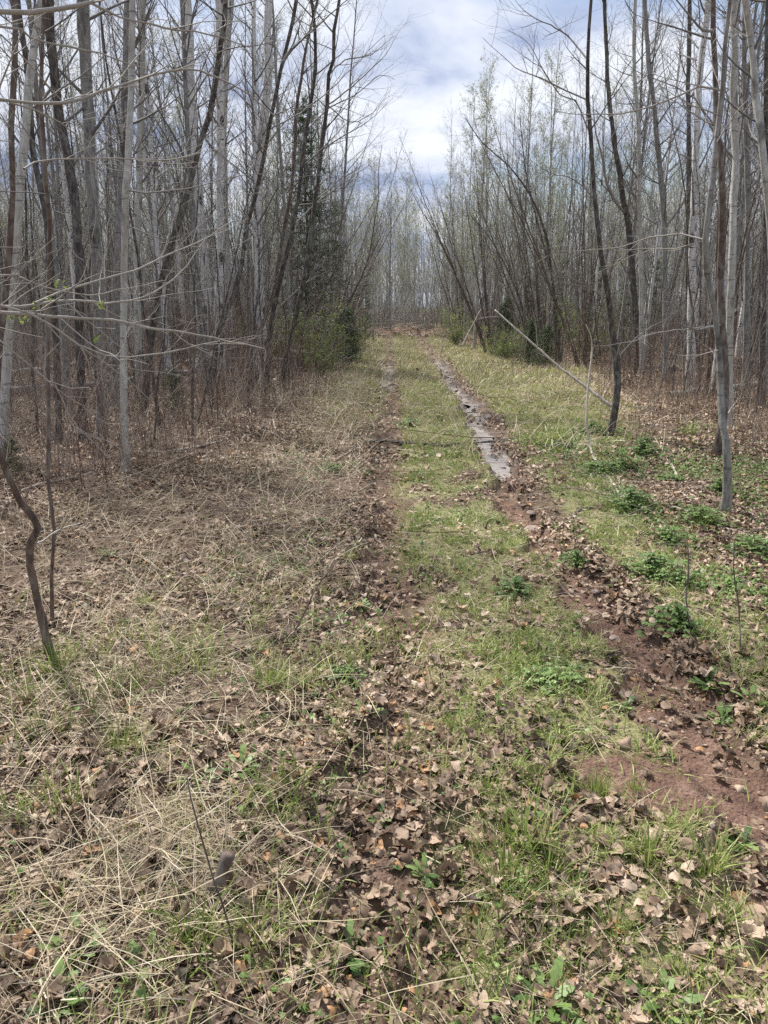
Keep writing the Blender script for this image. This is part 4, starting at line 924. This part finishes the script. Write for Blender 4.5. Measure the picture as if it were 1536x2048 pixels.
def edge_fill(n, side, y0, y1):
    k = t_ = 0
    while k < n and t_ < 900:
        t_ += 1; y = rb.uniform(y0, y1); e = left_edge(y) - 0.2 - abs(rb.normal(0, 0.9)) if side < 0 else right_edge(y) + 0.2 + abs(rb.normal(0, 1.2))
        if abs(e) > 0.5 * y + 0.6: continue
        k += try_place('slender_sapling', e, y, 0.35, rb.uniform(0.3, 0.75), (rb.normal(0, 0.1), rb.normal(-0.08 * side, 0.1)))
edge_fill(30, -1, 7.5, 17); edge_fill(22, 1, 10, 20)
# clumps leaning out over the track edge
for (x, y, sc, ty) in ((4.3, 21.5, 1.0, -0.30), (4.6, 24, 1.0, -0.34), (3.6, 27, 1.1, -0.30), (3.9, 30, 1.1, -0.25), (3.2, 33, 1.1, -0.2), (4.8, 19, 0.9, -0.25), (-1.9, 24, 0.9, 0.28), (-1.7, 28, 1.0, 0.22), (-1.9, 32, 1.0, 0.2), (-2.4, 20, 0.85, 0.26), (-1.6, 35, 1.0, 0.12)):
    p = np.array([x, y, Hs(x, y)]); placed.append((x, y))
    plant_copy('alder_clump', int(rb.integers(0, 9)), p, 0, sc * 0.95, bg_label(p, 'overhanging alders'), 'shrub', 'alder clumps leaning over the track', (0, ty))
# emergent crowns against the sky
for (px, ty_, Y, kd) in ((965, 100, 29, 'leafing_aspen'), (1048, 150, 30, 'leafing_aspen'), (940, 180, 30, 'leafing_aspen'), (988, 140, 31, 'leafing_aspen'), (1090, 230, 27, 'leafing_aspen'), (1130, 215, 31, 'leafing_aspen'), (1000, 250, 34, 'aspen_tree'), (905, 290, 38, 'leafing_aspen'), (780, 270, 38, 'aspen_tree'), (805, 330, 44, 'leafing_aspen'), (745, 300, 34, 'leafing_aspen'), (715, 330, 32, 'leafing_aspen'), (830, 400, 50, 'leafing_aspen'), (935, 360, 46, 'aspen_tree'), (1160, 90, 24, 'aspen_tree')):
    top = at(px, ty_, Y); x = top[0]; hgt = top[2] - Hs(x, Y)
    base_h = {'leafing_aspen': 10.5, 'aspen_tree': 11.2}[kd]
    p = np.array([x, Y, Hs(x, Y)]); placed.append((x, Y))
    plant_copy(kd, int(rb.integers(0, 9)), p, rb.uniform(0, 6), hgt / base_h, bg_label(p, 'tall skyline ' + LOOKS[kd]), 'tree', 'trees topping the skyline by the track')

# conifers
SP = [(607, 195, 20.5, 0, 'tall dark spruce rising above the bare trees left of the track'), (662, 400, 29, 1, 'smaller dark spruce right beside the tall spruce'),
      (1130, 520, 30, 1, 'dark green spruce behind the arched stem on the right'), (1060, 560, 27, 1, 'low dark spruce at the foot of the right alder clump'), (1200, 520, 25, 1, 'broad green spruce behind the slender dark tree'), (1320, 520, 24, 1, 'dark spruce deep in the right stand behind the grey aspen'),
      (470, 560, 24, 1, 'low dark spruce behind the paired birches'), (350, 600, 20, 1, 'low spruce in the shade left of the thick knotty birch'), (730, 560, 33, 1, 'small spruce near the far end of the left treeline'), (1255, 560, 20, 1, 'low spruce just behind the tree with the black foot')]
for (px, ty_, Y, v, lb) in SP:
    top = at(px, ty_, Y); h0 = (11.5, 7.0)[v]
    plant_copy('spruce_tree', v, (top[0], Y, Hs(top[0], Y)), px * 0.1, (top[2] - Hs(top[0], Y)) / h0, lb, 'tree', 'dark spruces among the bare trees')
FR = [(1062, 640, 20.5, 0, 'small fir with drooping fans at the edge of the right grass verge'), (1095, 655, 19.5, 1, 'smallest fir beside the verge, right of the drooping one'), (345, 745, 11.5, 1, 'tiny pale fir in the brambles left of the leaning stems'), (20, 880, 7.0, 1, 'small fir in the shade at the left picture edge'), (1010, 600, 26, 0, 'fir sapling at the foot of the low leaning stem'), (690, 620, 22, 0, 'dark fir sapling right of the bright green bush'), (600, 640, 20, 0, 'fir sapling left of the bright green bush')]
for (px, ty_, Y, v, lb) in FR:
    top = at(px, ty_, Y); h0 = (2.6, 1.8)[v]
    plant_copy('young_fir', v, (top[0], Y, Hs(top[0], Y)), px * 0.1, (top[2] - Hs(top[0], Y)) / h0, lb, 'tree', 'young firs')

# bright leafing bushes
def leafy_bush(px, py_top, Y, wd, label, seed, mat='fresh', size=0.035, dens=1.0):
    rng = np.random.default_rng(seed); top = at(px, py_top, Y); x = top[0]; foot = np.array([x, Y, Hs(x, Y)]); h = top[2] - foot[2]
    root = bpy.data.objects.new('leafing_bush', None); COL.objects.link(root); root.location = foot; tag(root, label, 'bush', 'leafing bushes')
    n = 13; m = 10; az = rng.uniform(0, 6.28, n); sp = rng.uniform(0.1, 1.25, n) * wd / 2; t = np.linspace(0, 1, m)
    P = np.stack([np.cos(az)[:, None] * sp[:, None] * t ** 1.2, np.sin(az)[:, None] * sp[:, None] * t ** 1.2, (h * rng.uniform(0.35, 1, n))[:, None] * t], -1)
    R = np.full((n, 1), 0.012) * np.linspace(1, 0.2, m)[None]
    A = Acc(); A.tub(P, R, 5, rng.random(n)); C1, R1 = grow(P, R, 14, 0.1, 1, 50, h * 0.22, 5, 0.2, 0.12, rng, 0.6); C2, R2 = grow(C1, R1, 4, 0.2, 1, 45, h * 0.09, 4, 0.1, 0.12, rng, 0.7)
    A.tub(C1, np.maximum(R1, .0015), 3, rng.random(len(C1))); A.tub(C2, np.maximum(R2, .001), 3, rng.random(len(C2))); link('branches', A.me('branches', M['twig']), root)
    B = Acc(); B.add(*buds(C2, rng, size * 0.6, int(2 * dens))); B.add(*buds(C1, rng, size * 0.6, int(1 * dens))); link('foliage', B.me('foliage', M[mat]), root)
leafy_bush(642, 605, 17.0, 1.2, 'bright green leafing bush at the left edge of the track', 1)
leafy_bush(585, 625, 19.5, 1.3, 'greyer green leafing bush left of the brightest bush', 2, size=0.03)
leafy_bush(915, 610, 31, 1.8, 'yellowish leafing bush at the far right bend of the track', 3, size=0.035)
leafy_bush(1190, 590, 22, 2.4, 'wide olive leafing bush behind the slender dark tree', 4, size=0.035, dens=1.4)
leafy_bush(1010, 650, 24, 1.3, 'low leafing bush at the right verge left of the firs', 5, size=0.03)
leafy_bush(700, 640, 23, 1.3, 'low leafing bush right of the brightest bush', 6, size=0.03)
leafy_bush(520, 600, 22, 2.4, 'olive leafing bush behind the tall white birch', 7, size=0.035)

# ---- distant wood
r6 = np.random.default_rng(41)
A = Acc(); B = Acc()
n = 1600
y = r6.uniform(46, 85, n); x = r6.uniform(-0.62, 0.62, n) * y
m_ = 9; t = np.linspace(0, 1, m_); h = r6.uniform(7.5, 11.0, n) * np.interp(np.abs(x - 2), [0, 4, 12], [0.92, 1.0, 1.1])
P = np.zeros((n, m_, 3)); P[..., 2] = H(x, y)[:, None] - 0.1 + t[None] * h[:, None]
P[..., 0] = x[:, None] + r6.normal(0, 0.05, n)[:, None] * h[:, None] * t + np.cumsum(r6.normal(0, 0.06, (n, m_)), 1); P[..., 1] = y[:, None] + np.cumsum(r6.normal(0, 0.05, (n, m_)), 1)
R = r6.uniform(0.018, 0.05, n)[:, None] * (1 - 0.85 * t[None])
A.tub(P, R, 4, 0.7 + 0.3 * r6.random(n))
C1, R1 = grow(P, R, 20, 0.25, 0.99, 36, lambda t: 1.3 * (1.15 - 0.7 * t), 4, 0.35, 0.08, r6, 0.5); C2, R2 = grow(C1, R1, 3, 0.2, 1, 36, 0.55, 3, 0.2, 0.1, r6, 0.7)
A.tub(C1, np.maximum(R1, 0.005), 3, r6.random(len(C1))); A.tub(C2, np.maximum(R2, 0.003), 3, r6.random(len(C2)))
B.add(*buds(C2, r6, 0.05, 1))
for s_ in FARB: A.tub(s_[0], s_[1], 3, 0.15 + 0.5 * s_[2])
B.add(*buds(FARB[1][0][::3], r6, 0.035, 1))
o = link('distant_woods', A.me('distant_woods', M['far'])); tag(o, 'far wood of thin bare stems closing off the end of the track', 'woods', kind='stuff')
link('young_leaves', B.me('young_leaves', M['bud']), o)
# thicket of thin stems inside both stands
r7 = np.random.default_rng(42)
A = Acc()
x, y = scatter(lambda x, y: bd(x, y, 2.3), -22, 22, 9, 42, r7, 3.4)
k = (x < left_edge(y) - 0.3) | (x > right_edge(y) + 0.5); x, y = x[k], y[k]
for s_ in brush(x, y, 1.5, 4.5, 0.004, 0.010, r7, 9, 8, tone=r7.random(len(x)) * 0.9): A.tub(s_[0], s_[1], 3, s_[2])
o = link('thicket', A.me('thicket', M['twig'])); tag(o, 'uncountable thin bare saplings filling the gaps between the trees', 'thicket', kind='stuff')

dup = {}
for o in bpy.data.objects:
    if o.type == 'EMPTY' and o.get('label'): dup.setdefault(o['label'], []).append(o)
for lb, os_ in dup.items():
    if len(os_) < 2: continue
    os_.sort(key=lambda o: proj(np.array(o.location) + np.array([0, 0, 1.5]))[0])
    words = {2: ['left', 'right'], 3: ['leftmost', 'middle', 'rightmost']}.get(len(os_), ['first', 'second', 'third', 'fourth', 'fifth', 'sixth', 'seventh', 'eighth'])
    for o, w_ in zip(os_, words): o['label'] = w_ + ' ' + lb

# ---------------------------------------------------------------- fallen wood
stick('leaning_pole', [(1222, 812), (1200, 795), (1160, 765), (1120, 735), (1080, 700), (1040, 665), (990, 620)], [10.2, 10.3, 10.5, 10.7, 10.9, 11.1, 11.4], 7, 3, 'dead', 'long bleached pole leaning over the right verge', 'fallen branch', 3, L1=0.5)
stick('curved_branch', [(1252, 1008), (1236, 985), (1222, 965), (1208, 946), (1195, 930), (1182, 900), (1174, 850), (1175, 790), (1180, 740), (1184, 700), (1184, 680), (1172, 650)], [None, None, None, None, None, 8.3, 8.4, 8.5, 8.6, 8.7, 8.7, 8.7], 8, 2, 'dead', 'white curved branch standing up from the green plants', 'fallen branch', 5, L1=0.4)
for i, (pp, w0, lb) in enumerate((([(700, 872), (760, 882), (830, 890), (900, 893), (960, 894), (1020, 890), (1100, 893), (1182, 902)], 5, 'longest dark branch lying right across both ruts'),
                  ([(735, 896), (800, 900), (870, 893), (940, 888), (1010, 884), (1080, 880)], 4, 'thin dark branch lying just above the longest across the track'),
                  ([(690, 905), (730, 888), (770, 884), (805, 892), (818, 912)], 4, 'hooked dark twig at the left end of the crossing branches'))):
    stick('fallen_branch', pp, [None] * len(pp), w0 + 1.5, w0 * 0.7, 'dark', lb, 'fallen branch', 6, 'dark branches fallen across the track', 0.35, 'twig')
stick('fallen_branch', [(640, 945), (660, 930), (690, 910), (725, 893)], [None] * 4, 4, 2.5, 'dead', 'crooked bleached branch in the grass left of the crossing branches', 'fallen branch', 3, L1=0.25)
stick('fallen_branch', [(250, 905), (330, 905), (420, 890), (500, 872), (590, 845)], [None] * 5, 6, 3, 'dead', 'long straight grey branch lying right of the front white aspen', 'fallen branch', 4, L1=0.3)
stick('fallen_branch', [(40, 985), (90, 968), (160, 955), (240, 930)], [None] * 4, 6, 3, 'dead', 'pale branch lying at the foot of the dark cluster', 'fallen branch', 3, L1=0.3)
stick('fallen_branch', [(549, 760), (555, 785), (570, 810), (585, 835), (600, 860)], [None] * 5, 4, 3, 'dead', 'short pale branch sagging below the two dark leaning stems', 'fallen branch', 2, L1=0.2)
stick('fallen_branch', [(1325, 905), (1345, 935), (1362, 975), (1376, 1000), (1440, 1030), (1536, 1065)], [None] * 6, 6, 4, 'dead', 'long thin pale branch curving past the nearest tree on the right', 'fallen branch', 3, L1=0.3)
stick('fallen_branch', [(1300, 1002), (1340, 1015), (1390, 1030), (1450, 1058), (1536, 1085)], [None] * 5, 5, 3, 'dead', 'straight pale branch at the foot of the nearest right tree', 'fallen branch', 3, L1=0.3)
stick('fallen_branch', [(880, 708), (886, 692), (893, 676)], [23, 23, 23], 3, 2, 'dead', 'short pale stake standing at the far end of the right rut', 'fallen branch')
stick('fallen_branch', [(925, 690), (944, 652), (962, 618)], [25, 25.2, 25.4], 3, 1.5, 'dead', 'pale leaning stick in front of the far right brush', 'fallen branch')
stick('fallen_branch', [(1130, 1052), (1150, 1032), (1160, 1022), (1185, 1018)], [None] * 4, 7, 5, 'dark', 'short dark bent stick on the right verge near the rut', 'fallen branch', 2, L1=0.1)
stick('fallen_log', [(575, 702), (615, 705), (640, 710)], [19, 19, 19], 8, 7, 'dead', 'short grey log under the bright green bush', 'log')
stick('fallen_log', [(1145, 684), (1175, 682), (1205, 686)], [22, 22, 22], 10, 8, 'dead', 'pale log lying in the brush behind the slender dark tree', 'log')
stick('cut_stub', [(415, 1788), (432, 1768), (446, 1738), (457, 1708)], [None, 1.81, 1.82, 1.83], 24, 26, 'brown', 'thick brown cut stub poking up through the litter in the foreground', 'stub', sides=10, step=0.02)
stick('dead_stalk', [(470, 1912), (458, 1850), (430, 1765), (405, 1680), (385, 1600), (374, 1555)], [None, 1.62, 1.63, 1.65, 1.67, 1.68], 4.5, 3, 'brown', 'single thin dark stalk standing beside the cut stub', 'stalk', 0)
stick('dead_stalk', [(1380, 1270), (1372, 1200), (1378, 1130), (1374, 1080)], [None, 3.66, 3.67, 3.68], 3.5, 2.5, 'brown', 'thin dark stalk on the right bank below the long pale branch', 'stalk', 2, L1=0.12)
stick('dead_stalk', [(1480, 1300), (1478, 1220), (1468, 1140), (1470, 1080)], [None, 3.5, 3.5, 3.52], 3.5, 2.5, 'brown', 'thin dark stalk nearest the right picture edge', 'stalk', 2, L1=0.12)
stick('dead_stalk', [(585, 1275), (610, 1220), (640, 1165), (668, 1130)], [None, 3.55, 3.6, 3.62], 3.5, 2.5, 'brown', 'slanting dark stalk left of the leafy left rut', 'stalk', 0)

LG = np.random.default_rng(91)
for (px, Y, ln, lb) in ((120, 13, 2.6, 'grey log on the floor behind the left dark cluster'), (350, 15, 2.2, 'mossy grey log lying left of the thick knotty birch'), (470, 18, 2.4, 'log in the brush below the paired birches'), (60, 17, 3, 'long log deep in the left stand near the picture edge'), (1500, 14, 2.6, 'log in the brush at the right picture edge'), (1420, 19, 3, 'long log deep in the right stand')):
    x0 = at(px, 700, Y)[0]; az = LG.uniform(-0.5, 0.5); q = [np.array([x0 + math.cos(az) * t, Y + math.sin(az) * t, 0]) for t in np.linspace(-ln / 2, ln / 2, 6)]
    for i, p in enumerate(q): p[2] = Hs(p[0], p[1]) + 0.07 + 0.05 * i
    q, r = spline(q, np.linspace(0.075, 0.04, 6), 0.15); q[1:-1] += LG.normal(0, 0.008, (len(q) - 2, 3)); foot = q[0].copy()
    rt = bpy.data.objects.new('fallen_log', None); COL.objects.link(rt); rt.location = foot; tag(rt, lb, 'log', 'logs on the forest floor')
    A = Acc(); A.tub((q - foot)[None], r[None], 9, np.array([0.5])); link('trunk', A.me('trunk', M['grey']), rt)
    A = Acc(); c1, cr1 = grow((q - foot)[None], r[None], 7, 0.3, 1, 50, 0.5, 5, 0.3, 0.1, LG, 0.3); A.tub(c1, np.maximum(cr1, 0.003), 4, LG.random(len(c1))); link('broken_branches', A.me('broken_branches', M['twig']), rt)

# ---- stones
def stone(px, py, s, label, seed, flat=0.5, mat='stone', kind='stone', parts=None):
    p = gp(px, py); rng = np.random.default_rng(seed)
    import bmesh
    bm = bmesh.new(); bmesh.ops.create_icosphere(bm, subdivisions=3, radius=1)
    me = bpy.data.meshes.new(kind); bm.to_mesh(me); bm.free()
    V = np.zeros(len(me.vertices) * 3); me.vertices.foreach_get('co', V); V = V.reshape(-1, 3)
    for _ in range(9):
        nrm = rng.normal(size=3); nrm /= np.linalg.norm(nrm); dd = V @ nrm; lim = rng.uniform(0.55, 0.85)
        V = V - np.where(dd > lim, dd - lim, 0)[:, None] * nrm
    V *= (1 + (vn(V[:, 0] * 4 + 9, V[:, 1] * 4 + V[:, 2] * 3, seed) - 0.5) * 0.12)[:, None]
    V *= np.array([s, s * rng.uniform(0.6, 0.9), s * flat]) * rng.uniform(0.9, 1.1, 3)
    me.vertices.foreach_set('co', V.astype(np.float32).ravel()); me.materials.append(M[mat]); me.update()
    o = link(kind, me, None, (p[0], p[1], p[2] + s * flat * 0.25)); o.rotation_euler = (rng.normal(0, .1), rng.normal(0, .1), rng.uniform(0, 6)); tag(o, label, 'stone', 'stones in the wheel rut')
for i, a in enumerate([(1068, 1060, 0.085, 'largest flat pale stone at the edge of the right rut', 0.3), (1102, 1082, 0.03, 'small stone just below the largest flat stone', 0.5), (1092, 1115, 0.032, 'pale stone below the small one beside the right rut', 0.4), (1150, 1086, 0.022, 'small pale stone alone on the right side of the rut', 0.5),
                       (1228, 1276, 0.04, 'pinkish flat stone among leaves in the middle of the rut', 0.4), (1256, 1392, 0.035, 'dark stone at the left rim of the near rut', 0.5), (1190, 1190, 0.03, 'half buried stone where the rut narrows', 0.4), (1062, 1030, 0.04, 'stone behind the largest flat stone', 0.4),
                       (1306, 1440, 0.022, 'small stone in the gravel of the near rut', 0.5), (1420, 1650, 0.02, 'tiny stone right of the bare earth patch', 0.5), (1470, 1700, 0.022, 'tiny stone under the rosette by the right edge', 0.5), (1046, 1018, 0.03, 'stone furthest up the dry part of the rut', 0.4)]):
    stone(a[0], a[1], a[2], a[3], 50 + i, a[4])
# rubble on the mound
for i, (px, py, s, lb) in enumerate([(800, 664, 0.35, 'dark boulder at the left end of the mound'), (825, 662, 0.3, 'dark boulder in the middle of the mound'), (850, 672, 0.28, 'pale boulder low at the right end of the mound'), (838, 660, 0.22, 'small boulder behind the pale one on the mound')]):
    p = at(px, py, 35.6); stone(px, 690, s * 0.62, lb, 80 + i, 0.6)
mound = {'left': (0.55, 35.3), 'middle': (1.15, 35.1), 'low': (1.85, 34.9), 'behind': (1.5, 35.6)}
for o in list(bpy.data.objects):
    lb = o.get('label', '')
    if lb.endswith('mound') and o.type == 'MESH':
        for k, (x, y) in mound.items():
            if k in lb: o.location = (x, y, Hs(x, y) + 0.02); o['group'] = 'boulders on the mound'

# ---------------------------------------------------------------- green plants in the foreground
def leafblade(n, rng, L0, L1, W, lean0, lean1, center=(0, 0), az=None, nseg=6, droop=0.9, spread=0.01, zero=0.0):
    az = rng.uniform(0, 6.28, n) if az is None else az; Ln = rng.uniform(L0, L1, n); th = np.radians(rng.uniform(lean0, lean1, n))
    P = [np.stack([center[0] + np.cos(az) * spread * rng.random(n), center[1] + np.sin(az) * spread * rng.random(n), np.full(n, zero)], 1)]
    for k in range(nseg - 1):
        P.append(P[-1] + np.stack([np.sin(th) * np.cos(az), np.sin(th) * np.sin(az), np.cos(th)], 1) * (Ln / (nseg - 1))[:, None]); th = th + rng.normal(droop / nseg, 0.1, n); az = az + rng.normal(0, 0.08, n)
    P = np.stack(P, 1); return P, az, Ln
def rosette_me(rng, n=14, L0=0.06, L1=0.14):
    P, az, Ln = leafblade(n, rng, L0, L1, 0, 35, 78, nseg=9, droop=0.5)
    P[..., 2] = np.maximum(P[..., 2], 0.004)
    t = np.linspace(0, 1, 9); prof = np.interp(t, [0, 0.2, 0.45, 0.75, 0.92, 1], [0.15, 0.3, 0.65, 1, 0.6, 0.02]) * (1 + 0.28 * np.where(np.arange(9) % 2, 1, -1))
    W = Ln[:, None] * 0.13 * prof[None]; side = np.stack([-np.sin(az), np.cos(az), rng.normal(0, 0.12, n)], 1)
    V, Q = tri_strip(P, W, side); A = Acc(); A.add(V, Q, np.repeat(rng.random(n), 18)); return A
def tuft_me(rng, n=60, h=0.14, spread=0.05):
    A = Acc(); P, az, Ln = leafblade(n, rng, h * 0.45, h, 0, 2, 38, nseg=6, droop=0.7, spread=spread)
    W = rng.uniform(0.0018, 0.0038, n)[:, None] * np.linspace(1, 0.1, 6)[None] ; sa = az + 1.57 + rng.normal(0, 0.6, n); side = np.stack([np.cos(sa), np.sin(sa), 0 * sa], 1)
    V, Q = tri_strip(P, W, side); A.add(V, Q, np.repeat(0.3 + 0.5 * rng.random(n), 12)); return A
def cushion_me(rng, n=90, r=0.16, h=0.10, ls=0.028):
    A = Acc(); toff = rng.random() * 0.5; a = rng.uniform(0, 6.28, n); lob = 0.7 + 0.45 * np.sin(a * 2 + rng.uniform(0, 6)) * np.sin(a * 3 + rng.uniform(0, 6)); rr = r * rng.random(n) ** 0.7 * lob * 1.3
    for i in range(n):
        hh = max(0.01, h * (1 - (rr[i] / r) ** 2 * 0.6)) * rng.uniform(0.25, 1.2); c = np.array([rr[i] * np.cos(a[i]), rr[i] * np.sin(a[i]), hh])
        b0 = np.array([c[0] * 0.15, c[1] * 0.15, 0.0]); V, Q = tubes(np.stack([b0, (b0 + c) / 2 + np.array([0, 0, 0.012]), c])[None], np.array([[0.0011, 0.0009, 0.0007]]), 3); A.add(V, Q, np.full(len(V), 0.5))
        k = 5; az = rng.uniform(0, 6.28) + np.arange(k) * 6.28 / k
        P = []
        for s_ in (0, 0.35, 0.75, 1.0):
            P.append(c[None] + np.stack([np.cos(az) * ls * s_, np.sin(az) * ls * s_, 0.25 * ls * s_ - 0.5 * ls * s_ ** 2 + 0 * az], 1))
        P = np.stack(P, 1); W = ls * 0.34 * np.array([0.15, 0.8, 0.9, 0.15])[None] * np.ones((k, 1)); side = np.stack([-np.sin(az), np.cos(az), rng.normal(0, .3, k)], 1)
        V, Q = tri_strip(P, W, side); A.add(V, Q, np.repeat(np.full(k, np.clip(toff + 0.6 * rng.random(), 0, 1)), 8))
    return A
rq = np.random.default_rng(55)
PM = {'rosette_plant': [rosette_me(rq, 22).me('rosette_leaves', M['plant']) for _ in range(4)],
      'grass_tuft': [tuft_me(rq, 70, 0.16, 0.06).me('tuft_blades', M['grass']) for _ in range(3)],
      'leafy_cushion': [cushion_me(rq, n_, r_, h_, l_).me('cushion_leaves', M['plant']) for n_, r_, h_, l_ in ((120, 0.17, 0.07, 0.018), (180, 0.19, 0.09, 0.014), (90, 0.15, 0.11, 0.022), (150, 0.20, 0.05, 0.017), (110, 0.13, 0.13, 0.015))]}
def plant(kind, px, py, sc, label, sz=1.0):
    p = gp(px, py); o = link(kind, PM[kind][int(rq.integers(0, 9)) % len(PM[kind])], None, (p[0], p[1], p[2] - 0.003)); o.rotation_euler = (0, 0, rq.uniform(0, 6)); sc *= {'rosette_plant': 0.68, 'grass_tuft': 1.0, 'leafy_cushion': 0.95}[kind]; o.scale = (sc, sc, sc * sz)
    tag(o, label, {'rosette_plant': 'weed', 'grass_tuft': 'grass tuft', 'leafy_cushion': 'green plant'}[kind], {'rosette_plant': 'leafy rosettes on the floor', 'grass_tuft': 'green grass tufts', 'leafy_cushion': 'lush green ground plants'}[kind])
for a in [
    ('grass_tuft', 1050, 1690, 1.3, 'largest grass tuft, left below the bare earth patch'), ('grass_tuft', 1095, 1735, 1.0, 'grass tuft on the right flank of the largest tuft'), ('grass_tuft', 1015, 1770, 1.0, 'grass tuft in front of the largest tuft'),
    ('grass_tuft', 1300, 1720, 0.9, 'grass tuft on the lower rim of the bare earth patch'), ('grass_tuft', 1420, 1740, 0.9, 'grass tuft between the earth patch and the right edge'), ('grass_tuft', 1440, 1850, 0.9, 'grass tuft low at the right near the bottom'), ('grass_tuft', 1235, 1880, 0.7, 'small tuft in the greyish leaves near the bottom right'),
    ('grass_tuft', 1190, 1580, 0.6, 'small tuft growing at the upper rim of the bare earth'), ('grass_tuft', 1270, 1580, 0.4, 'tiny tuft standing in the bare earth patch'), ('grass_tuft', 975, 1590, 0.9, 'tuft in the middle strip left of the bare earth'), ('grass_tuft', 540, 1375, 1.1, 'tall tuft in the straw left of the leafy rut'),
    ('grass_tuft', 290, 1215, 0.9, 'upright tuft in the straw right of the bent sapling'), ('grass_tuft', 110, 1345, 1.3, 'tuft right at the foot of the bent sapling'), ('grass_tuft', 700, 1120, 0.7, 'tuft on the left verge beyond the straw'), ('grass_tuft', 1075, 890, 2.0, 'bright tuft where the crossing branches end on the right'), ('grass_tuft', 1110, 885, 2.0, 'bright tuft beside the one at the branch end, further right'),
    ('grass_tuft', 245, 1500, 1.0, 'tuft in the thick straw of the left foreground'), ('grass_tuft', 510, 1890, 0.9, 'tuft below the cut stub'), ('grass_tuft', 385, 1900, 0.9, 'tuft left of the thin dark stalk foot'), ('grass_tuft', 1210, 1590, 0.5, 'small tuft right of the one on the rim of the bare earth'),
    ('grass_tuft', 1410, 1050, 1.1, 'tuft at the foot of the nearest tree on the right'), ('grass_tuft', 1380, 870, 1.5, 'yellow green tuft in the clearing left of the near right pair'), ('grass_tuft', 905, 1450, 0.6, 'tuft in the middle strip below the first leafy cushion'),
    ('rosette_plant', 1485, 1690, 0.9, 'pale green rosette close to the right edge'), ('rosette_plant', 1420, 1370, 1.3, 'big rosette on the right bank of the near rut'), ('rosette_plant', 1505, 1410, 1.2, 'rosette on the right bank nearest the edge'), ('rosette_plant', 1445, 1440, 1.0, 'rosette below the big one on the right bank'),
    ('rosette_plant', 690, 1920, 1.2, 'wide flat rosette in the centre foreground'), ('rosette_plant', 1090, 2010, 1.2, 'rosette at the bottom edge right of centre'), ('rosette_plant', 1330, 2010, 1.1, 'rosette at the bottom edge towards the right corner'), ('rosette_plant', 530, 1965, 1.0, 'rosette left of the wide flat one in front'),
    ('rosette_plant', 480, 1540, 1.1, 'rosette in the leaves above the cut stub'), ('rosette_plant', 390, 1560, 1.0, 'rosette by the tip of the thin dark stalk'), ('rosette_plant', 850, 1750, 0.8, 'narrow rosette in the centre leaves'), ('rosette_plant', 150, 1900, 1.2, 'rosette in the lower left corner straw'), ('rosette_plant', 290, 1930, 1.0, 'rosette left of centre at the bottom'),
    ('rosette_plant', 720, 1215, 0.9, 'dark rosette at the edge of the left rut'), ('rosette_plant', 735, 1425, 0.9, 'dark rosette in the left rut nearer the camera'), ('rosette_plant', 1250, 1415, 0.9, 'rosette on the rim of the near rut beside the dark stone'), ('rosette_plant', 1010, 1150, 0.7, 'rosette in the middle strip further up the track'),
    ('rosette_plant', 215, 1110, 1.0, 'rosette in the left litter behind the bent sapling'), ('rosette_plant', 120, 2000, 1.0, 'rosette at the very bottom left'), ('rosette_plant', 760, 1640, 0.7, 'small rosette in the leafy left rut in front'), ('rosette_plant', 1160, 1470, 0.7, 'small rosette left of the near rut'),
    ('leafy_cushion', 1290, 915, 1.8, 'highest and brightest cushion below the right clearing'), ('leafy_cushion', 1205, 945, 1.5, 'cushion round the foot of the white curved branch'), ('leafy_cushion', 1245, 940, 1.5, 'cushion right of the foot of the white curved branch'), ('leafy_cushion', 1260, 1020, 1.5, 'cushion beside the lower end of the curved branch'),
    ('leafy_cushion', 1185, 868, 1.4, 'cushion in front of the slender dark tree'), ('leafy_cushion', 1400, 1045, 1.3, 'yellow green cushion left of the nearest tree foot'), ('leafy_cushion', 1505, 1108, 1.3, 'cushion at the right picture edge'), ('leafy_cushion', 1300, 1150, 1.2, 'dense cushion on the bank right of the rut'), ('leafy_cushion', 1360, 1170, 1.1, 'cushion further right on the same bank'),
    ('leafy_cushion', 1350, 1260, 1.1, 'cushion just right of the gravel rut'), ('leafy_cushion', 1100, 1362, 1.0, 'dark green cushion in the middle strip'), ('leafy_cushion', 1030, 1190, 0.9, 'cushion in the middle strip further up'), ('leafy_cushion', 690, 1362, 0.7, 'small cushion left of the leafy left rut'), ('leafy_cushion', 660, 945, 1.0, 'cushion in the straw near the crooked bleached branch'),
    ('leafy_cushion', 1340, 1085, 1.2, 'cushion below the straight pale branch'), ('leafy_cushion', 1345, 960, 1.1, 'cushion beside the long thin pale branch'), ('leafy_cushion', 1150, 1130, 0.8, 'low cushion at the right rim of the rut'), ('leafy_cushion', 1040, 1775, 0.5, 'small cushion between the two near tufts'), ('leafy_cushion', 1450, 1175, 1.0, 'cushion below the one at the right picture edge'),
    ('leafy_cushion', 1440, 985, 1.0, 'cushion left against the foot of the near pair'), ('leafy_cushion', 820, 850, 1.3, 'low cushion in the middle of the track before the wet part'),
]: plant(*a)
print('objects', len(bpy.data.objects), 'tris ~', sum(len(m.polygons) for m in bpy.data.meshes) * 2)
